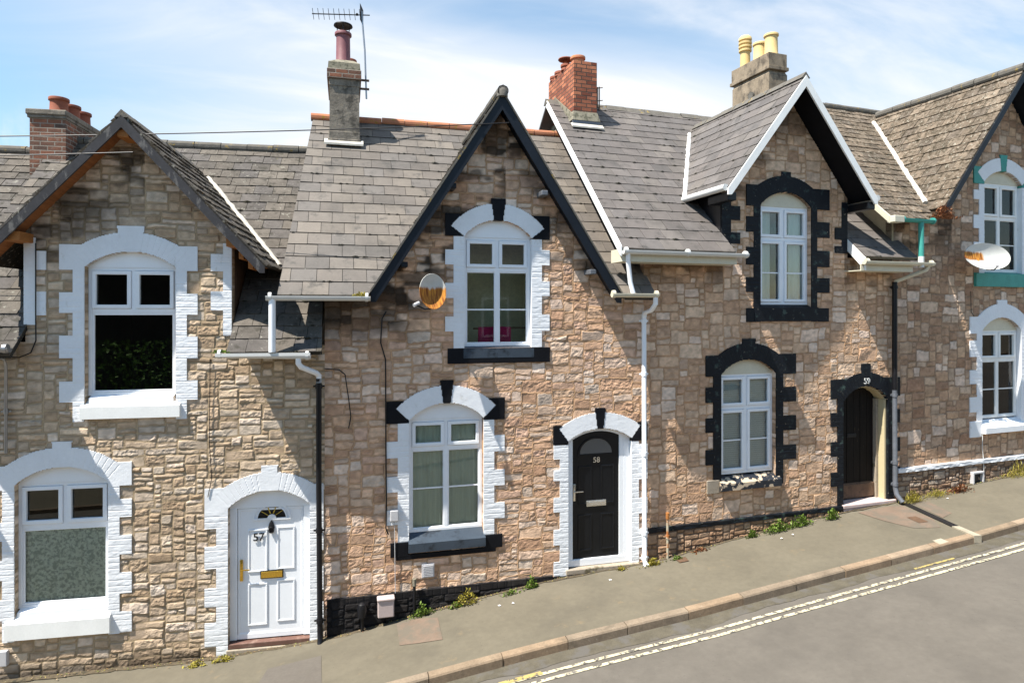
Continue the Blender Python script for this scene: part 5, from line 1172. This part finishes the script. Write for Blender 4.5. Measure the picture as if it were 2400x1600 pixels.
line_strip('old_road_marking', 1.3, 2.35, .30, .37, 'line_yellow', .013); line_strip('old_road_marking', 8.2, 9.1, .22, .26, 'line_yellow', .009)
gpatch('pavement_patch', [(-1.0, -.55), (-.33, -.52), (-.28, -1.62), (-1.25, -1.55)], 'asphalt_patch', .006)
gpatch('pavement_patch', [(.70, -.16), (1.0, -.19), (1.27, -.32), (1.25, -.95), (.95, -.88), (.69, -.80)], 'asphalt_pink', .006)
gpatch('pavement_patch', [(8.9, .08), (9.5, .12), (9.86, .1), (9.80, -.62), (9.6, -.95), (9.2, -.82), (9.0, -.35)], 'asphalt_pink', .006)
gpatch('pavement_patch', [(10.12, .1), (10.45, .1), (10.3, -.55), (9.98, -.65)], 'asphalt_pink', .006)
mb = MB(); X0, Y0 = 9.99, .14; X1, Y1 = 9.83, -1.02; zA = float(gz(X0)) + .018; zB = float(gk(X1)) + .022
nrm = Vector((Y1 - Y0, X0 - X1, 0)).normalized() * .065
p = [Vector((X0, Y0, zA)), Vector((X1, Y1, zB))]
mb.slab([p[0] + nrm, p[0] - nrm, p[1] - nrm, p[1] + nrm], (0, 0, -.04)); dr = mb.build('drain_channel', 'iron_channel'); tag(dr, 'black iron drainage channel crossing the pavement from the downpipe', 'drain')
mb = MB(); q0 = Vector((X1, Y1, zB)); q1 = Vector((9.79, float(kf(9.79)) - .02, float(gk(9.79)) + .014)); mb.slab([q0 + nrm, q0 - nrm, q1 - nrm, q1 + nrm], (0, 0, -.12)); mb.build('concrete_outlet', 'concrete_pale', dr)
gpatch('kerb_mend', [(9.04, -1.30), (9.22, -1.29), (9.23, -1.43), (9.02, -1.45)], 'concrete_pale', .012)
gpatch('service_cover', [(9.46, -.42), (9.63, -.43), (9.62, -.70), (9.44, -.68)], 'rust_iron', .012, label='small rusty square service cover in the pavement outside number 59', cat='cover', kind=None)
gpatch('service_cover', [(5.12, -.20), (5.30, -.19), (5.28, -.34), (5.12, -.33)], 'rust_iron', .012, label='tiny rusty stopcock lid in the pavement below the plinth of 59', cat='cover', kind=None)

# scraps of litter on the pavement
rnd = random.Random(12)
for i, (x, y) in enumerate([(3.9, -.42), (2.35, -.48), (2.15, -.45), (7.0, -.32), (7.25, -.28), (10.85, .02)]):
    mb = MB(); n = 7; vs = [(rnd.uniform(.5, 1) * .035 * math.cos(2 * math.pi * k / n), rnd.uniform(.5, 1) * .022 * math.sin(2 * math.pi * k / n), rnd.uniform(0, .012)) for k in range(n)] + [(0, 0, .018)]
    mb.add(vs, [(k, (k + 1) % n, n) for k in range(n)] + [tuple(range(n))]); o = mb.build('litter_scrap', 'litter'); o.location = (x, y, float(gz(x)) + .012)
    tag(o, ['white scrap of litter below the doorstep of 58', 'pale scrap of litter right of the round green tuft', 'tiny pale scrap of litter left of the round green tuft', 'white scrap of litter left of the long leafy clump', 'white scrap of litter below the long leafy clump', 'white scrap of litter beside the low yellow weeds of 60'][i], 'litter', 'scraps of litter on the pavement')

# ------------------------------------------------------------------ weeds
def weed(X, Y, w, h, n, mat, label, seed, kind='leaf', base=None):
    rnd = random.Random(seed); mb = MB()
    for i in range(n):
        a = rnd.gauss(0, w * .45); b = rnd.gauss(0, w * .16); z = h * rnd.random() ** 1.6 * max(.15, 1 - abs(a) / w * .9)
        L = rnd.uniform(.022, .055) if kind == 'leaf' else rnd.uniform(.05, .11); wd = L * (.55 if kind == 'leaf' else .08)
        d = Vector((rnd.gauss(0, 1), rnd.gauss(-.5, .8), rnd.uniform(.0, 1.1) if kind == 'leaf' else rnd.uniform(.4, 1.6))).normalized(); s_ = d.cross(Vector((rnd.random(), rnd.random(), .5))).normalized()
        gx = a if base is None else a; p = Vector((a, b - abs(z) * .15, z + (float(gz(X + a)) - float(gz(X)) if base is None else 0)))
        mb.add([p, p + d * L * .5 + s_ * wd * .5, p + d * L, p + d * L * .5 - s_ * wd * .5], [(0, 1, 2, 3)])
    o = mb.build('weed', mat); o.location = (X, Y, (float(gz(X)) + .005) if base is None else base); tag(o, label, 'weed', 'weeds along the foot of the walls'); return o
WD = [(1.06, -.10, .15, .17, 260, 'leaf_green', 'bright green leafy weed under the vent pipe at the pink pavement patch'),
      (1.72, -.12, .18, .20, 240, 'leaf_yellow', 'yellowing weed at the middle of the black plinth of 58'),
      (1.56, -.13, .10, .08, 110, 'leaf_green', 'low green sprig just left of the yellowing weed'),
      (2.38, -.16, .14, .05, 90, 'leaf_green', 'low flat weed between the yellowing weed and the round tuft'),
      (2.72, -.12, .10, .16, 220, 'leaf_green', 'round green tuft on the black plinth left of the 58 doorstep'),
      (4.72, -.16, .13, .12, 220, 'leaf_yellow', 'yellow-green clump at the foot of the white downpipe'),
      (4.20, -.12, .07, .05, 80, 'leaf_yellow', 'tiny yellow tuft below the doorstep of 58'),
      (5.16, -.16, .10, .05, 80, 'leaf_green', 'small green sprig at the foot of the thin vent pipe'),
      (5.62, -.06, .16, .05, 100, 'leaf_red', 'brown dry weed along the stone plinth of 59'),
      (6.64, .0, .09, .12, 150, 'leaf_green', 'small green tuft left of the long leafy clump'),
      (7.15, .0, .22, .17, 420, 'leaf_green', 'long leafy green clump along the plinth of 59'),
      (7.62, .02, .20, .15, 360, 'leaf_green', 'leafy green clump right of the long one on the plinth of 59'),
      (8.28, .03, .12, .16, 240, 'leaf_green', 'green weed with brown stems at the left foot of the 59 doorstep'),
      (10.14, .14, .20, .16, 420, 'leaf_yellow', 'dry yellow grass beside the drainage channel'),
      (10.75, .22, .26, .09, 260, 'leaf_yellow', 'low yellow weeds under the white-banded plinth of 60'),
      (11.35, .26, .26, .12, 300, 'leaf_red', 'reddish dry weeds left of the air vent of 60'),
      (13.1, .46, .30, .24, 400, 'leaf_yellow', 'tall dry weeds at the right edge'),
      (-1.62, -.05, .14, .07, 160, 'leaf_yellow', 'yellow moss tuft at the left foot of the door surround of 57'),
      (-1.96, -.05, .12, .06, 120, 'leaf_yellow', 'smaller yellow tuft left of the 57 door')]
for i, (x, y, w_, h_, n, m_, lab) in enumerate(WD): weed(x, y - .02, w_ * 1.15, h_ * 1.25, int(n * 1.3), m_, lab, 100 + i, 'leaf' if m_ == 'leaf_green' else ('grass' if i in (13, 14, 16) else 'leaf'))
rnd = random.Random(31); mb = MB()
for i in range(1500):
    X = rnd.uniform(-4, 13.5) if rnd.random() < .5 else rnd.choice([1.0, 1.7, 2.6, 4.5, 5.6, 7.4, 8.4, 10.2, 11.2, 12.6, -1.8]) + rnd.gauss(0, .35)
    Y = float(fy(X)) - .02 - abs(rnd.gauss(0, .05)); L = rnd.uniform(.008, .024); q = rnd.uniform(0, 6.3); z = float(gz(X)) + .016 + rnd.random() * .012
    d = Vector((math.cos(q), math.sin(q), rnd.uniform(-.1, .5))) * L; e_ = Vector((-math.sin(q), math.cos(q), .2)) * L * .5; p_ = Vector((X, Y, z))
    mb.add([p_, p_ + d * .5 + e_, p_ + d, p_ + d * .5 - e_], [(0, 1, 2, 3)], rnd.choice([(.22, .13, .05), (.35, .28, .08), (.12, .07, .04), (.16, .18, .05), (.30, .22, .14)]))
M('dead_leaves', attr=True, var=.1, rough=.9)
tag(mb.build('fallen_leaves', 'dead_leaves', None, True), 'dry leaves and bits swept against the foot of the walls', 'leaves', None, 'stuff')
px_, py_, pz_ = toworld(O60, A60, .78, -.42, 5.74)
o = weed(px_, py_, .26, .26, 600, 'leaf_red', 'rusty red plant growing in the gutter corner of number 60', 200, 'leaf', base=pz_ - .02)
px_, py_, pz_ = toworld(O58, 0, .50, -.43, 4.22)
o = weed(px_, py_, .10, .05, 120, 'leaf_yellow', 'dry brown debris caught at the gutter end of number 58', 201, 'leaf', base=pz_ - .01)
px_, py_, pz_ = toworld(O57, A57, -1.30, -.43, 3.46)
weed(px_, py_, .10, .04, 100, 'leaf_green', 'thin green moss in the low gutter right of the 57 dormer', 202, 'leaf', base=pz_ - .01)

# ------------------------------------------------------------------ the other side of the street (only seen reflected in the panes)
def opp(x0, x1, label, zt):
    e = empty('opposite_house', (x0, -12.4, float(gz((x0 + x1) / 2))), 0, label, 'house'); W = x1 - x0
    MB().box(0, W, -5, 0, -.6, zt).build('wall', 'opposite_render' if x0 > -5 else 'room_dark', e)
    MB().prismx([(.3, zt), (-2.5, zt + 2.2), (-5.3, zt)], -.1, W + .1).build('roof', 'lead', e)
    for i in range(2):
        for z in (.8, 3.2):
            f_ = MB(); frame_rect(f_, W * (.2 + .4 * i), W * (.2 + .4 * i) + 1.0, z, z + 1.4, .08, .0, .05); w_ = f_.build('window', 'upvc_white', e)
            MB().box(W * (.2 + .4 * i) + .07, W * (.2 + .4 * i) + .93, .01, .03, z + .07, z + 1.33).build('pane', 'black_gloss', w_)
opp(1.0, 7.0, 'cream rendered house across the street reflected in the panes of 58', 5.4); opp(7.2, 13.5, 'cream rendered house across the street further uphill', 6.0); opp(-3.2, .8, 'cream rendered house across the street behind the camera', 5.0)
opp(-12.5, -3.6, 'dark stone house across the street behind the tall hedge', 6.5)
rnd = random.Random(5); mb = MB()
for i in range(5200):
    a = rnd.uniform(-3.2, 3.2); b = rnd.uniform(-.6, .6); z = rnd.uniform(0, 4.2); L = rnd.uniform(.06, .13)
    d = Vector((rnd.gauss(0, 1), rnd.gauss(.4, 1), rnd.gauss(.4, 1))).normalized(); s_ = d.cross(Vector((rnd.random(), rnd.random(), .5))).normalized(); p = Vector((a, b, z))
    mb.add([p, p + d * L * .5 + s_ * L * .3, p + d * L, p + d * L * .5 - s_ * L * .3], [(0, 1, 2, 3)])
o = mb.build('hedge', 'hedge_leaf'); o.location = (-6.6, -11.6, -1.1); tag(o, 'tall green hedge across the street reflected in the upper window of 57', 'hedge')
scene.cycles.max_bounces = 8
